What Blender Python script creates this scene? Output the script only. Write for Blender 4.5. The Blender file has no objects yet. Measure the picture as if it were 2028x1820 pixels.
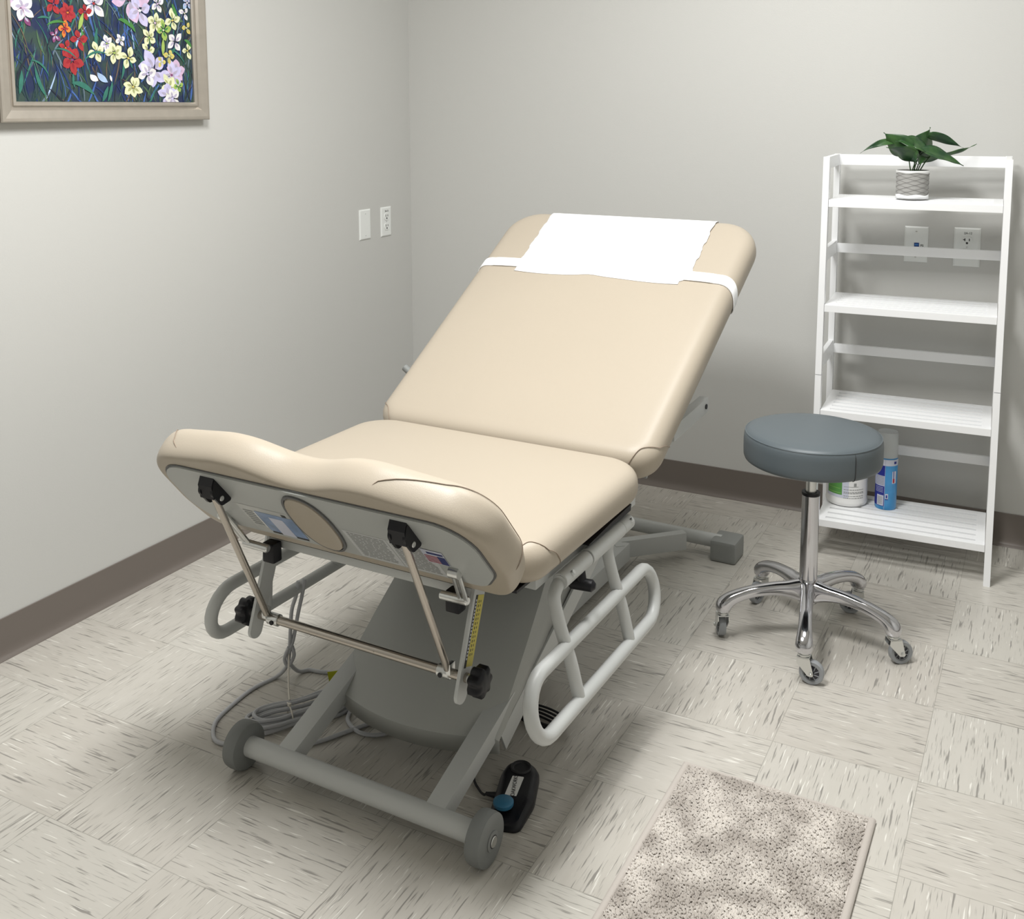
import bpy, bmesh, math, random
import numpy as np
from mathutils import Vector, Matrix
random.seed(7)
C = bpy.context.scene.collection
PI = math.pi
V = Vector

# ------------------------------------------------------------------ camera
cam_d = bpy.data.cameras.new('camera'); cam = bpy.data.objects.new('camera', cam_d); C.objects.link(cam)
yaw, pit, rol = -0.481332, -0.122345, -0.002897
f = V((math.sin(yaw)*math.cos(pit), math.cos(yaw)*math.cos(pit), math.sin(pit)))
r = f.cross(V((0, 0, 1))).normalized(); u = r.cross(f)
r2 = math.cos(rol)*r + math.sin(rol)*u; u2 = -math.sin(rol)*r + math.cos(rol)*u
M = Matrix((r2, u2, -f)).transposed().to_4x4(); M.translation = V((2.33989, -3.58643, 1.40333))
cam.matrix_world = M
cam_d.sensor_fit = 'HORIZONTAL'; cam_d.sensor_width = 36.0
cam_d.lens = 2065.643/2028*36.0
cam_d.shift_y = -442.0/2028
cam_d.clip_start = 0.05
bpy.context.scene.camera = cam

# ------------------------------------------------------------------ light and exposure
w = bpy.data.worlds.new('world'); bpy.context.scene.world = w; w.use_nodes = True
w.node_tree.nodes['Background'].inputs[0].default_value = (0.9, 0.95, 1.0, 1)
w.node_tree.nodes['Background'].inputs[1].default_value = 0.15
def area(name, loc, sx, sy, power, col=(1.0, 0.995, 0.98)):
    l = bpy.data.lights.new(name, 'AREA'); l.shape = 'RECTANGLE'; l.size = sx; l.size_y = sy
    l.energy = power; l.color = col
    o = bpy.data.objects.new(name, l); C.objects.link(o); o.location = loc
    return o
area('ceiling_panel_light', (1.28, -2.25, 2.62), 0.55, 0.55, 53)
area('ceiling_panel_light', (1.75, -1.20, 2.62), 0.55, 0.55, 26)
vs = bpy.context.scene.view_settings
vs.view_transform = 'Standard'; vs.look = 'None'; vs.gamma = 1.0; vs.exposure = 0.08; vs.use_curve_mapping = False

# ------------------------------------------------------------------ materials
def lin(c):
    return tuple(((x/255.0)/12.92 if x/255.0 <= 0.04045 else ((x/255.0+0.055)/1.055)**2.4) for x in c)
def mat(name, col, rough=0.5, metal=0.0, spec=0.5, coat=0.0, bump=None, noise=None, trans=0.0, alpha=1.0, srgb=False):
    m = bpy.data.materials.new(name); m.use_nodes = True
    nt = m.node_tree; b = nt.nodes['Principled BSDF']
    c = lin(col) if srgb else col
    b.inputs['Base Color'].default_value = (*c, 1)
    b.inputs['Roughness'].default_value = rough
    b.inputs['Metallic'].default_value = metal
    b.inputs['Specular IOR Level'].default_value = spec
    b.inputs['Coat Weight'].default_value = coat
    b.inputs['Transmission Weight'].default_value = trans
    b.inputs['Alpha'].default_value = alpha
    tc = None
    if bump or noise:
        tc = nt.nodes.new('ShaderNodeTexCoord')
    if noise:      # (scale, amount)
        n = nt.nodes.new('ShaderNodeTexNoise'); n.inputs['Scale'].default_value = noise[0]; n.inputs['Detail'].default_value = 5
        nt.links.new(tc.outputs['Object'], n.inputs['Vector'])
        mx = nt.nodes.new('ShaderNodeMix'); mx.data_type = 'RGBA'
        mx.inputs['A'].default_value = (*[x*(1-noise[1]) for x in c], 1)
        mx.inputs['B'].default_value = (*[min(1, x*(1+noise[1])) for x in c], 1)
        nt.links.new(n.outputs['Fac'], mx.inputs['Factor'])
        nt.links.new(mx.outputs['Result'], b.inputs['Base Color'])
    if bump:       # (scale, strength)
        n = nt.nodes.new('ShaderNodeTexNoise'); n.inputs['Scale'].default_value = bump[0]; n.inputs['Detail'].default_value = 3
        nt.links.new(tc.outputs['Object'], n.inputs['Vector'])
        bp = nt.nodes.new('ShaderNodeBump'); bp.inputs['Strength'].default_value = bump[1]; bp.inputs['Distance'].default_value = 0.002
        nt.links.new(n.outputs['Fac'], bp.inputs['Height']); nt.links.new(bp.outputs['Normal'], b.inputs['Normal'])
    return m

M_wall = mat('wall_paint', (0.575, 0.575, 0.553), 0.55, spec=0.35, bump=(220, 0.12), noise=(1.2, 0.012))
M_ceil = mat('ceiling_tile', (0.75, 0.74, 0.71), 0.9)
M_base = mat('rubber_baseboard', (0.165, 0.142, 0.125), 0.32, spec=0.5)
M_vinyl = mat('beige_vinyl', (0.44, 0.385, 0.308), 0.42, spec=0.4, bump=(500, 0.10), noise=(3, 0.03))
M_seam = mat('stitched_seam', (0.28, 0.22, 0.17), 0.8)
M_gmetal = mat('grey_powder_coat', (0.56, 0.575, 0.565), 0.38, spec=0.45, bump=(700, 0.05))
M_dkframe = mat('grey_frame', (0.34, 0.35, 0.345), 0.5)
M_board = mat('grey_board', (0.44, 0.455, 0.44), 0.42)
M_edge = mat('dark_edging', (0.13, 0.13, 0.13), 0.6)
M_cover = mat('grey_moulded_plastic', (0.42, 0.43, 0.41), 0.45, bump=(900, 0.08))
M_rubber = mat('grey_rubber', (0.21, 0.22, 0.215), 0.6, bump=(300, 0.1), noise=(14, 0.12))
M_rubber2 = mat('grey_rubber_foot', (0.27, 0.28, 0.27), 0.55)
M_black = mat('black_plastic', (0.006, 0.006, 0.009), 0.40, spec=0.35)
M_blackm = mat('black_rubber', (0.012, 0.012, 0.014), 0.6)
M_steel = mat('brushed_steel', (0.50, 0.46, 0.41), 0.26, metal=1.0)
M_zinc = mat('zinc_hardware', (0.72, 0.73, 0.72), 0.28, metal=1.0)
M_chrome = mat('polished_chrome', (0.62, 0.62, 0.65), 0.10, metal=1.0)
M_stool = mat('slate_vinyl', (0.100, 0.122, 0.135), 0.42, bump=(600, 0.08))
M_stoolside = M_stool
M_wheel = mat('translucent_grey_tyre', (0.42, 0.44, 0.46), 0.3, trans=0.35)
M_hubdark = mat('dark_wheel_hub', (0.03, 0.03, 0.04), 0.4)
M_white = mat('white_paint', (0.91, 0.92, 0.93), 0.4)
M_plate = mat('white_plate_plastic', (0.80, 0.82, 0.80), 0.35)
M_plastic = mat('white_plastic', (0.82, 0.82, 0.81), 0.4)
M_paper = mat('paper', (0.93, 0.94, 0.95), 0.8)
M_cord = mat('grey_cable', (0.50, 0.51, 0.53), 0.45)
M_cordw = mat('white_tie', (0.72, 0.68, 0.60), 0.5)
M_frame = mat('champagne_frame', (0.46, 0.42, 0.365), 0.34, metal=0.6, noise=(30, 0.12))
M_slot = mat('dark_slot', (0.03, 0.03, 0.03), 0.6)
M_grn = mat('label_green', (0.10, 0.30, 0.07), 0.4)
M_cyan = mat('can_blue', (0.06, 0.30, 0.62), 0.3, noise=(18, 0.25))
M_navy = mat('label_navy', (0.01, 0.02, 0.24), 0.35)
M_lite = mat('label_light', (0.60, 0.62, 0.72), 0.4)
M_greytxt = mat('label_print', (0.30, 0.31, 0.30), 0.6)
M_yel = mat('yellow_label', (0.60, 0.52, 0.10), 0.5)
M_ygrn = mat('yellow_green_label', (0.42, 0.44, 0.01), 0.5)
M_red = mat('red_print', (0.35, 0.04, 0.04), 0.5)
M_pot = mat('cement_pot', (0.36, 0.355, 0.34), 0.85, bump=(120, 0.3))
M_soil = mat('dark_soil', (0.02, 0.018, 0.015), 0.95)
M_cap = mat('translucent_cap', (0.74, 0.77, 0.77), 0.25, trans=0.35)
M_blue = mat('blue_button', (0.035, 0.17, 0.30), 0.45)
M_binding = mat('rug_binding', (0.50, 0.46, 0.42), 0.8, bump=(400, 0.2))

def floor_material():
    m = bpy.data.materials.new('vinyl_floor_tiles'); m.use_nodes = True
    nt = m.node_tree; N = nt.nodes; L = nt.links; b = N['Principled BSDF']
    def node(t, **k):
        n = N.new(t)
        for a, v in k.items(): setattr(n, a, v)
        return n
    def math_(op, a, b_=None, c_=None):
        n = node('ShaderNodeMath', operation=op)
        for i, x in enumerate((a, b_, c_)):
            if x is None: continue
            if isinstance(x, (int, float)): n.inputs[i].default_value = x
            else: L.new(x, n.inputs[i])
        return n.outputs[0]
    def mixf(fac, a, b_):
        n = node('ShaderNodeMix'); n.data_type = 'FLOAT'
        for k, x in (('Factor', fac), ('A', a), ('B', b_)):
            if isinstance(x, (int, float)): n.inputs[k].default_value = x
            else: L.new(x, n.inputs[k])
        return n.outputs['Result']
    def mixc(fac, a, b_):
        n = node('ShaderNodeMix'); n.data_type = 'RGBA'
        if isinstance(fac, (int, float)): n.inputs['Factor'].default_value = fac
        else: L.new(fac, n.inputs['Factor'])
        for k, x in (('A', a), ('B', b_)):
            if isinstance(x, tuple): n.inputs[k].default_value = (*x, 1)
            else: L.new(x, n.inputs[k])
        return n.outputs['Result']
    tc = node('ShaderNodeTexCoord'); sp = node('ShaderNodeSeparateXYZ'); L.new(tc.outputs['Object'], sp.inputs[0])
    T = 0.3048
    gx = math_('DIVIDE', math_('SUBTRACT', sp.outputs[0], 0.32298), T)
    gy = math_('DIVIDE', math_('MULTIPLY', math_('ADD', sp.outputs[1], 1.69856), -1.0), T)
    ix = math_('FLOOR', gx); iy = math_('FLOOR', gy)
    fx = math_('FRACT', gx); fy = math_('FRACT', gy)
    par = math_('FLOORED_MODULO', math_('ADD', ix, iy), 2.0)      # 0 = streaks along y
    uu = mixf(par, sp.outputs[1], sp.outputs[0]); vv = mixf(par, sp.outputs[0], sp.outputs[1])
    seed = math_('ADD', math_('MULTIPLY', ix, 7.31), math_('MULTIPLY', iy, 13.77))
    def streak(su, sv, thr, wid, off, det=2.0):
        cx = node('ShaderNodeCombineXYZ')
        wob = node('ShaderNodeTexNoise'); wob.inputs['Scale'].default_value = 22; L.new(tc.outputs['Object'], wob.inputs['Vector'])
        v2 = math_('ADD', vv, math_('MULTIPLY', wob.outputs['Fac'], 0.0025))
        L.new(math_('MULTIPLY', uu, su), cx.inputs[0]); L.new(math_('MULTIPLY', v2, sv), cx.inputs[1])
        L.new(math_('ADD', seed, off), cx.inputs[2])
        n = node('ShaderNodeTexNoise'); n.inputs['Scale'].default_value = 1.0; n.inputs['Detail'].default_value = det
        L.new(cx.outputs[0], n.inputs['Vector'])
        mr = node('ShaderNodeMapRange'); mr.inputs['From Min'].default_value = thr; mr.inputs['From Max'].default_value = thr+wid
        L.new(n.outputs['Fac'], mr.inputs['Value'])
        return mr.outputs[0]
    d1 = streak(12, 200, 0.60, 0.07, 0.0)
    d2 = streak(16, 330, 0.62, 0.10, 3.3)
    l1 = streak(13, 200, 0.655, 0.06, 11.0)
    soft = streak(6, 40, 0.40, 0.35, 21.0, 3.0)
    tint = node('ShaderNodeTexNoise'); tint.inputs['Scale'].default_value = 2.3; L.new(tc.outputs['Object'], tint.inputs['Vector'])
    wn = node('ShaderNodeTexWhiteNoise'); wn.noise_dimensions = '1D'; L.new(seed, wn.inputs['W'])
    base = mixc(wn.outputs['Value'], (0.50, 0.475, 0.425), (0.56, 0.545, 0.495))
    base = mixc(math_('MULTIPLY', soft, 0.5), base, (0.60, 0.58, 0.53))
    base = mixc(math_('MULTIPLY', tint.outputs['Fac'], 0.25), base, (0.53, 0.48, 0.445))
    base = mixc(math_('MULTIPLY', d2, 0.42), base, (0.23, 0.22, 0.205))
    base = mixc(math_('MULTIPLY', d1, 0.72), base, (0.18, 0.17, 0.155))
    base = mixc(math_('MULTIPLY', l1, 0.8), base, (0.80, 0.785, 0.73))
    ex = math_('MINIMUM', math_('MINIMUM', fx, math_('SUBTRACT', 1.0, fx)), math_('MINIMUM', fy, math_('SUBTRACT', 1.0, fy)))
    seam = math_('LESS_THAN', ex, 0.0028)
    base = mixc(math_('MULTIPLY', seam, 0.5), base, (0.24, 0.23, 0.20))
    L.new(base, b.inputs['Base Color'])
    b.inputs['Roughness'].default_value = 0.30; b.inputs['Specular IOR Level'].default_value = 0.42
    bn = node('ShaderNodeTexNoise'); bn.inputs['Scale'].default_value = 9; L.new(tc.outputs['Object'], bn.inputs['Vector'])
    bp = node('ShaderNodeBump'); bp.inputs['Strength'].default_value = 0.10; bp.inputs['Distance'].default_value = 0.01
    L.new(bn.outputs['Fac'], bp.inputs['Height']); L.new(bp.outputs['Normal'], b.inputs['Normal'])
    return m
M_floor = floor_material()

def ramp_material(name, c1, c2, scale, rough, lo=0.35, hi=0.65, det=4):
    m = mat(name, c1, rough); nt = m.node_tree; b = nt.nodes['Principled BSDF']
    tc = nt.nodes.new('ShaderNodeTexCoord'); n = nt.nodes.new('ShaderNodeTexNoise'); n.inputs['Scale'].default_value = scale
    n.inputs['Detail'].default_value = det
    nt.links.new(tc.outputs['Object'], n.inputs['Vector'])
    cr = nt.nodes.new('ShaderNodeValToRGB'); cr.color_ramp.elements[0].position = lo; cr.color_ramp.elements[1].position = hi
    cr.color_ramp.elements[0].color = (*c1, 1); cr.color_ramp.elements[1].color = (*c2, 1)
    nt.links.new(n.outputs['Fac'], cr.inputs['Fac']); nt.links.new(cr.outputs['Color'], b.inputs['Base Color'])
    return m
M_pile = ramp_material('rug_pile', (0.50, 0.46, 0.42), (0.76, 0.72, 0.67), 14, 0.85, 0.38, 0.62)
M_leaf = ramp_material('plant_leaf', (0.012, 0.05, 0.018), (0.045, 0.115, 0.03), 22, 0.38, 0.4, 0.62)
M_canvas = ramp_material('painting_ground', (0.010, 0.020, 0.070), (0.03, 0.06, 0.05), 16, 0.5, 0.42, 0.58, 8)

# ------------------------------------------------------------------ mesh helpers
def obj(name, bm, m, parent=None, smooth=True, mats=None):
    me = bpy.data.meshes.new(name)
    bmesh.ops.recalc_face_normals(bm, faces=bm.faces)
    bm.to_mesh(me); bm.free()
    for x in (mats or [m]): me.materials.append(x)
    if smooth:
        me.shade_smooth()
        try: me.set_sharp_from_angle(angle=math.radians(42))
        except Exception: pass
    o = bpy.data.objects.new(name, me); C.objects.link(o)
    if parent: o.parent = parent
    return o
def thing(name, label, cat, loc=(0, 0, 0), rz=0, group=None):
    o = bpy.data.objects.new(name, None); C.objects.link(o); o.location = loc; o.rotation_euler = (0, 0, rz)
    o.empty_display_size = 0.05
    return tag(o, label, cat, group)
def tag(o, label, cat, group=None):
    o['label'] = label; o['category'] = cat
    if group: o['group'] = group
    return o
def struct(name, bm, m, parent=None, smooth=False):
    o = obj(name, bm, m, parent, smooth)
    if not parent: o['kind'] = 'structure'
    return o
def B(): return bmesh.new()
def box(bm, c, s, bev=0.0, rot=None, segs=2, mi=0):
    g = bmesh.ops.create_cube(bm, size=1.0)
    vs_ = g['verts']
    for v in vs_: v.co = V((v.co.x*s[0], v.co.y*s[1], v.co.z*s[2]))
    faces = list({f_ for v in vs_ for f_ in v.link_faces})
    if bev > 0:
        es = list({e for v in vs_ for e in v.link_edges})
        res = bmesh.ops.bevel(bm, geom=es, offset=bev, segments=segs, profile=0.7, affect='EDGES')
        vs_ = list({v for f_ in res['faces'] for v in f_.verts} | {v for v in vs_ if v.is_valid})
        faces = list({f_ for v in vs_ for f_ in v.link_faces})
    R = rot if rot is not None else Matrix.Identity(3)
    for v in vs_: v.co = R @ v.co + V(c)
    for f_ in faces: f_.material_index = mi
def frame_of(d):
    d = d.normalized(); a = V((0, 0, 1)) if abs(d.z) < 0.9 else V((1, 0, 0))
    x = d.cross(a).normalized(); return x, d.cross(x)
def ring(bm, c, x, y, rx, ry, n):
    return [bm.verts.new(c + x*(rx*math.cos(2*PI*i/n)) + y*(ry*math.sin(2*PI*i/n))) for i in range(n)]
def bridge(bm, a, b, mi=0):
    n = len(a)
    for i in range(n):
        f_ = bm.faces.new((a[i], a[(i+1) % n], b[(i+1) % n], b[i])); f_.material_index = mi
def cyl(bm, p0, p1, r0, r1=None, n=24, cap=True, bev=0.0, mi=0):
    p0, p1 = V(p0), V(p1); r1 = r0 if r1 is None else r1
    x, y = frame_of(p1-p0); d = (p1-p0).normalized()
    rs = []
    if bev > 0: rs.append(ring(bm, p0, x, y, r0-bev, r0-bev, n)); rs.append(ring(bm, p0+d*bev, x, y, r0, r0, n)); rs.append(ring(bm, p1-d*bev, x, y, r1, r1, n)); rs.append(ring(bm, p1, x, y, r1-bev, r1-bev, n))
    else: rs = [ring(bm, p0, x, y, r0, r0, n), ring(bm, p1, x, y, r1, r1, n)]
    for a, b in zip(rs, rs[1:]): bridge(bm, a, b, mi)
    if cap:
        for q in (rs[0], rs[-1]):
            f_ = bm.faces.new(q); f_.material_index = mi
def catmull(P, n=6, closed=False):
    P = [V(p) for p in P]; out = []
    m = len(P)
    rng = range(m if closed else m-1)
    for i in rng:
        if closed: p0, p1, p2, p3 = P[(i-1) % m], P[i], P[(i+1) % m], P[(i+2) % m]
        else: p0, p1, p2, p3 = P[max(i-1, 0)], P[i], P[i+1], P[min(i+2, m-1)]
        for k in range(n):
            t = k/n
            out.append(0.5*((2*p1) + (p2-p0)*t + (2*p0-5*p1+4*p2-p3)*t*t + (3*p1-p0-3*p2+p3)*t**3))
    if not closed: out.append(P[-1])
    return out
def tube(bm, P, r, n=12, closed=False, radii=None, flat=None, mi=0):
    P = [V(p) for p in P]; m = len(P)
    tan = []
    for i in range(m):
        a = P[(i-1) % m] if (closed or i > 0) else P[i]; b = P[(i+1) % m] if (closed or i < m-1) else P[i]
        tan.append((b-a).normalized())
    x, y = frame_of(tan[0]); rs = []
    for i in range(m):
        x = (x - tan[i]*x.dot(tan[i])).normalized(); y = tan[i].cross(x)
        rr = radii[i] if radii else r
        rs.append(ring(bm, P[i], x, y, rr, rr, n))
    for a, b in zip(rs, rs[1:]): bridge(bm, a, b, mi)
    if closed:
        best = min(range(n), key=lambda k: (rs[0][k].co-rs[-1][0].co).length)
        a = rs[-1]; b = rs[0][best:]+rs[0][:best]; bridge(bm, a, b, mi)
    else:
        for q in (rs[0], rs[-1]): f_ = bm.faces.new(q); f_.material_index = mi
def lathe(bm, prof, c=(0, 0, 0), n=48, axis='z', mi=0, arc=None):
    c = V(c); rs = []
    for (rr, z) in prof:
        ring_ = []
        for i in range(n):
            a = 2*PI*i/n
            if axis == 'z': p = V((rr*math.cos(a), rr*math.sin(a), z))
            elif axis == 'x': p = V((z, rr*math.cos(a), rr*math.sin(a)))
            else: p = V((rr*math.cos(a), z, rr*math.sin(a)))
            ring_.append(bm.verts.new(c+p))
        rs.append(ring_)
    for a, b in zip(rs, rs[1:]): bridge(bm, a, b, mi)
    bm.faces.new(rs[0]); bm.faces.new(rs[-1])
def prism(bm, pts, vec, mi=0):
    a = [bm.verts.new(V(p)) for p in pts]; b = [bm.verts.new(V(p)+V(vec)) for p in pts]
    f_ = bm.faces.new(a); f2 = bm.faces.new(b)
    f_.material_index = f2.material_index = mi
    bridge(bm, a, b, mi)
def fill(pts, n=0):
    return pts
def rpoly(pts, n=8):
    """rounded 2-D polygon; pts = (x, y, radius)"""
    out = []; m = len(pts)
    for i in range(m):
        p = V((pts[i][0], pts[i][1])); rr = pts[i][2]
        a = V(pts[i-1][:2]); b = V(pts[(i+1) % m][:2])
        d1 = (a-p); d2 = (b-p); l1 = d1.length; l2 = d2.length; d1.normalize(); d2.normalize()
        ang = d1.angle(d2)
        if rr <= 0: out.append((p.x, p.y)); continue
        cut = min(rr/math.tan(ang/2), l1*0.49, l2*0.49); rr2 = cut*math.tan(ang/2)
        bis = (d1+d2).normalized(); cc = p + bis*(rr2/math.sin(ang/2))
        s = p+d1*cut-cc; e = p+d2*cut-cc
        a0 = math.atan2(s.y, s.x); a1 = math.atan2(e.y, e.x)
        while a1-a0 > PI: a1 -= 2*PI
        while a1-a0 < -PI: a1 += 2*PI
        for k in range(n+1):
            t = a0+(a1-a0)*k/n; out.append((cc.x+rr2*math.cos(t), cc.y+rr2*math.sin(t)))
    return out
def densify(P, d):
    out = []
    for i in range(len(P)):
        a = V(P[i]); b = V(P[(i+1) % len(P)]); k = max(1, int((b-a).length/d))
        for j in range(k): q = a+(b-a)*(j/k); out.append((q.x, q.y))
    return out
def cushion(bm, outline, th, rr, fmap, dome=0.004, nexp=2.4, steps=14, rbot=None):
    """outline CCW; returns the rings (paths over the rim) for seams"""
    n = len(outline); O = [V(p) for p in outline]
    nor = []
    for i in range(n):
        t = (O[(i+1) % n]-O[i-1]).normalized(); nor.append(V((t.y, -t.x)))
    cen = V((sum(p.x for p in O)/n, sum(p.y for p in O)/n))
    rings = []; prof = []
    for k in range(steps+1):
        th_ = -PI/2+PI*k/steps
        cx = abs(math.cos(th_))**(2/nexp); sx = math.copysign(abs(math.sin(th_))**(2/nexp), th_)
        prof.append(((rr if th_ > 0 or rbot is None else rbot)*(1-cx), th/2*(1+sx)))
    for ins, h in prof:
        rings.append([bm.verts.new(fmap(O[i].x-nor[i].x*ins, O[i].y-nor[i].y*ins, h)) for i in range(n)])
    for a, b in zip(rings, rings[1:]): bridge(bm, a, b)
    last = rings[-1]
    for s, hh in ((0.93, 0.35), (0.8, 0.75), (0.5, 0.95), (0.2, 1.0)):
        q = []
        for i in range(n):
            p = V((O[i].x-nor[i].x*rr, O[i].y-nor[i].y*rr)); p = cen+(p-cen)*s
            q.append(bm.verts.new(fmap(p.x, p.y, th+dome*hh)))
        bridge(bm, last, q); last = q
    bm.faces.new(last); bm.faces.new(rings[0])
    def seam(i, lo=0, hi=None):
        pts = []
        hi_ = len(prof) if hi is None else hi
        for ins, h in prof[lo:hi_]:
            pts.append(fmap(O[i].x-nor[i].x*(ins-0.0006), O[i].y-nor[i].y*(ins-0.0006), h+(0.0006 if h > th*0.9 else 0)))
        return pts
    return O, nor, prof, seam
def text_obj(name, s, size, m, parent, loc, R, ext=0.0003):
    cu = bpy.data.curves.new(name, 'FONT'); cu.body = s; cu.size = size; cu.extrude = ext
    cu.align_x = 'CENTER'; cu.align_y = 'CENTER'
    tmp = bpy.data.objects.new(name, cu); C.objects.link(tmp)
    dg = bpy.context.evaluated_depsgraph_get(); dg.update()
    me = bpy.data.meshes.new_from_object(tmp.evaluated_get(dg)); bpy.data.objects.remove(tmp)
    me.materials.clear(); me.materials.append(m)
    o = bpy.data.objects.new(name, me); C.objects.link(o); o.parent = parent
    Mx = R.to_4x4(); Mx.translation = V(loc); o.matrix_local = Mx
    return o
def axes(x, y):
    x = V(x).normalized(); y = V(y); y = (y-x*y.dot(x)).normalized(); return Matrix((x, y, x.cross(y))).transposed()

def beam(bm, p0, p1, sx, st, bev=.003):
    p0, p1 = V(p0), V(p1); box(bm, (p0+p1)/2, ((p1-p0).length, sx, st), bev, rot=axes(p1-p0, (1, 0, 0)))

# ------------------------------------------------------------------ the room
XR, YF, H = 3.35, -4.9, 2.65
bm = B(); box(bm, (XR/2, YF/2, -0.05), (XR+0.4, -YF+0.4, 0.1)); struct('floor', bm, M_floor)
bm = B(); box(bm, (XR/2, YF/2, H+0.05), (XR+0.4, -YF+0.4, 0.1)); struct('ceiling', bm, M_ceil)
bm = B(); box(bm, (-0.05, YF/2, H/2), (0.1, -YF, H)); struct('wall_left', bm, M_wall)
bm = B(); box(bm, (XR/2, 0.05, H/2), (XR+0.2, 0.1, H)); struct('wall_back', bm, M_wall)
bm = B(); box(bm, (XR+0.05, YF/2, H/2), (0.1, -YF, H)); struct('wall_right', bm, M_wall)
bm = B(); box(bm, (XR/2, YF-0.05, H/2), (XR+0.2, 0.1, H)); struct('wall_front', bm, M_wall)
# cove base: upright strip with a curved toe; profile = (distance from the wall, z)
cove = [(0, 0.106), (0.002, 0.1075), (0.0035, 0.106), (0.0035, 0.03), (0.0045, 0.020), (0.0075, 0.011), (0.0125, 0.005), (0.0175, 0.0022), (0.0185, 0.0), (0, 0)]
bm = B(); prism(bm, [(d, YF, z) for d, z in cove], (0, -YF, 0)); struct('baseboard_left', bm, M_base, smooth=True)
bm = B(); prism(bm, [(0.0, -d, z) for d, z in cove], (XR, 0, 0)); struct('baseboard_back', bm, M_base, smooth=True)
bm = B(); prism(bm, [(XR-d, YF, z) for d, z in cove], (0, -YF, 0)); struct('baseboard_right', bm, M_base, smooth=True)

# ------------------------------------------------------------------ wall plates
def plate_box(bm, wdt, hgt, dep=0.005):
    # x = across, y = out of the wall (towards -y), z = up, with a sloped rim
    rs = []
    for (ins, d) in ((0, 0), (0, 0.002), (0.0045, dep)):
        rs.append([bm.verts.new(V((sx*(wdt/2-ins), -d, sz*(hgt/2-ins)))) for sx, sz in ((-1, -1), (1, -1), (1, 1), (-1, 1))])
    for a, b in zip(rs, rs[1:]): bridge(bm, a, b)
    bm.faces.new(rs[0]); bm.faces.new(rs[-1])
def disc(bm, c, rx, rz, t=0.0008, n=24, cut=None):
    pts = []
    for i in range(n):
        a = 2*PI*i/n; x = rx*math.cos(a); z = rz*math.sin(a)
        if cut: z = max(-cut, min(cut, z))
        pts.append((c[0]+x, c[1], c[2]+z))
    prism(bm, pts, (0, -t, 0))
def wall_plate(name, label, cat, loc, rz, wdt, hgt, kind):
    t = thing(name, label, cat, loc, rz)
    bm = B(); plate_box(bm, wdt, hgt); obj('cover_plate', bm, M_plate, t, smooth=False)
    for s in ((1, -1) if kind in ('blank', 'data') else ()):
        bm = B(); disc(bm, (0, -0.005, s*hgt*0.36), 0.0035, 0.0035); box(bm, (0, -0.0059, s*hgt*0.36), (0.005, 0.0004, 0.0008), mi=1)
        obj('screw', bm, None, t, smooth=False, mats=[M_zinc if kind == 'data' else M_plate, M_slot])
    if kind == 'data':
        bm = B(); box(bm, (0.002, -0.0055, -0.004), (0.015, 0.002, 0.018), 0.0006); box(bm, (0.002, -0.0066, -0.001), (0.011, 0.0004, 0.006), mi=1)
        obj('data_jack', bm, None, t, smooth=False, mats=[mat('jack_blue', (0.01, 0.04, 0.20), 0.4), mat('jack_light', (0.05, 0.18, 0.45), 0.4)])
        text_obj('port_marking', 'P5', 0.010, M_slot, t, (0.0185, -0.0055, -0.004), axes((1, 0, 0), (0, 0, 1)))
    if kind in ('duplex', 'hospital'):
        for s in (1, -1):
            z0 = s*0.0195
            bm = B(); disc(bm, (0, -0.0048, z0), 0.0165, 0.0165, 0.0022, 32, 0.0135)
            rc = obj('receptacle', bm, M_plate, t, smooth=False)
            bm = B()
            box(bm, (-0.0065, -0.0072, z0+0.0045), (0.0026, 0.0006, 0.0088)); box(bm, (0.0065, -0.0072, z0+0.0045), (0.0026, 0.0006, 0.0078))
            if kind == 'hospital': box(bm, (-0.0092, -0.0072, z0+0.0045), (0.006, 0.0006, 0.0024))
            disc(bm, (0, -0.0069, z0-0.006), 0.0034, 0.0034, 0.0006)
            obj('socket_slots', bm, M_slot, rc, smooth=False)
        bm = B(); disc(bm, (0, -0.005, 0), 0.0025, 0.0025); obj('screw', bm, M_zinc, t, smooth=False)
        text_obj('circuit_marking', '2A-12', 0.0095, M_slot, t, (0.002, -0.0053, hgt*0.36), axes((1, 0, 0), (0, 0, 1)))
    return t
wall_plate('blank_cover_plate', 'blank white cover plate on the left wall with two screws and no sockets', 'wall plate', (0.0, -0.327, 0.962), -PI/2+PI, 0.072, 0.116, 'blank')
wall_plate('power_outlet', 'white double power outlet on the left wall beside the room corner', 'outlet', (0.0, -0.186, 0.960), PI/2, 0.070, 0.116, 'duplex')
wall_plate('data_outlet', 'white data plate with a blue jack on the back wall seen through the shelf', 'outlet', (1.948, 0.0, 0.961), 0, 0.072, 0.116, 'data')
wall_plate('power_outlet', 'white power outlet on the back wall behind the right of the shelf', 'outlet', (2.100, 0.0, 0.960), 0, 0.078, 0.124, 'hospital')

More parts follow.
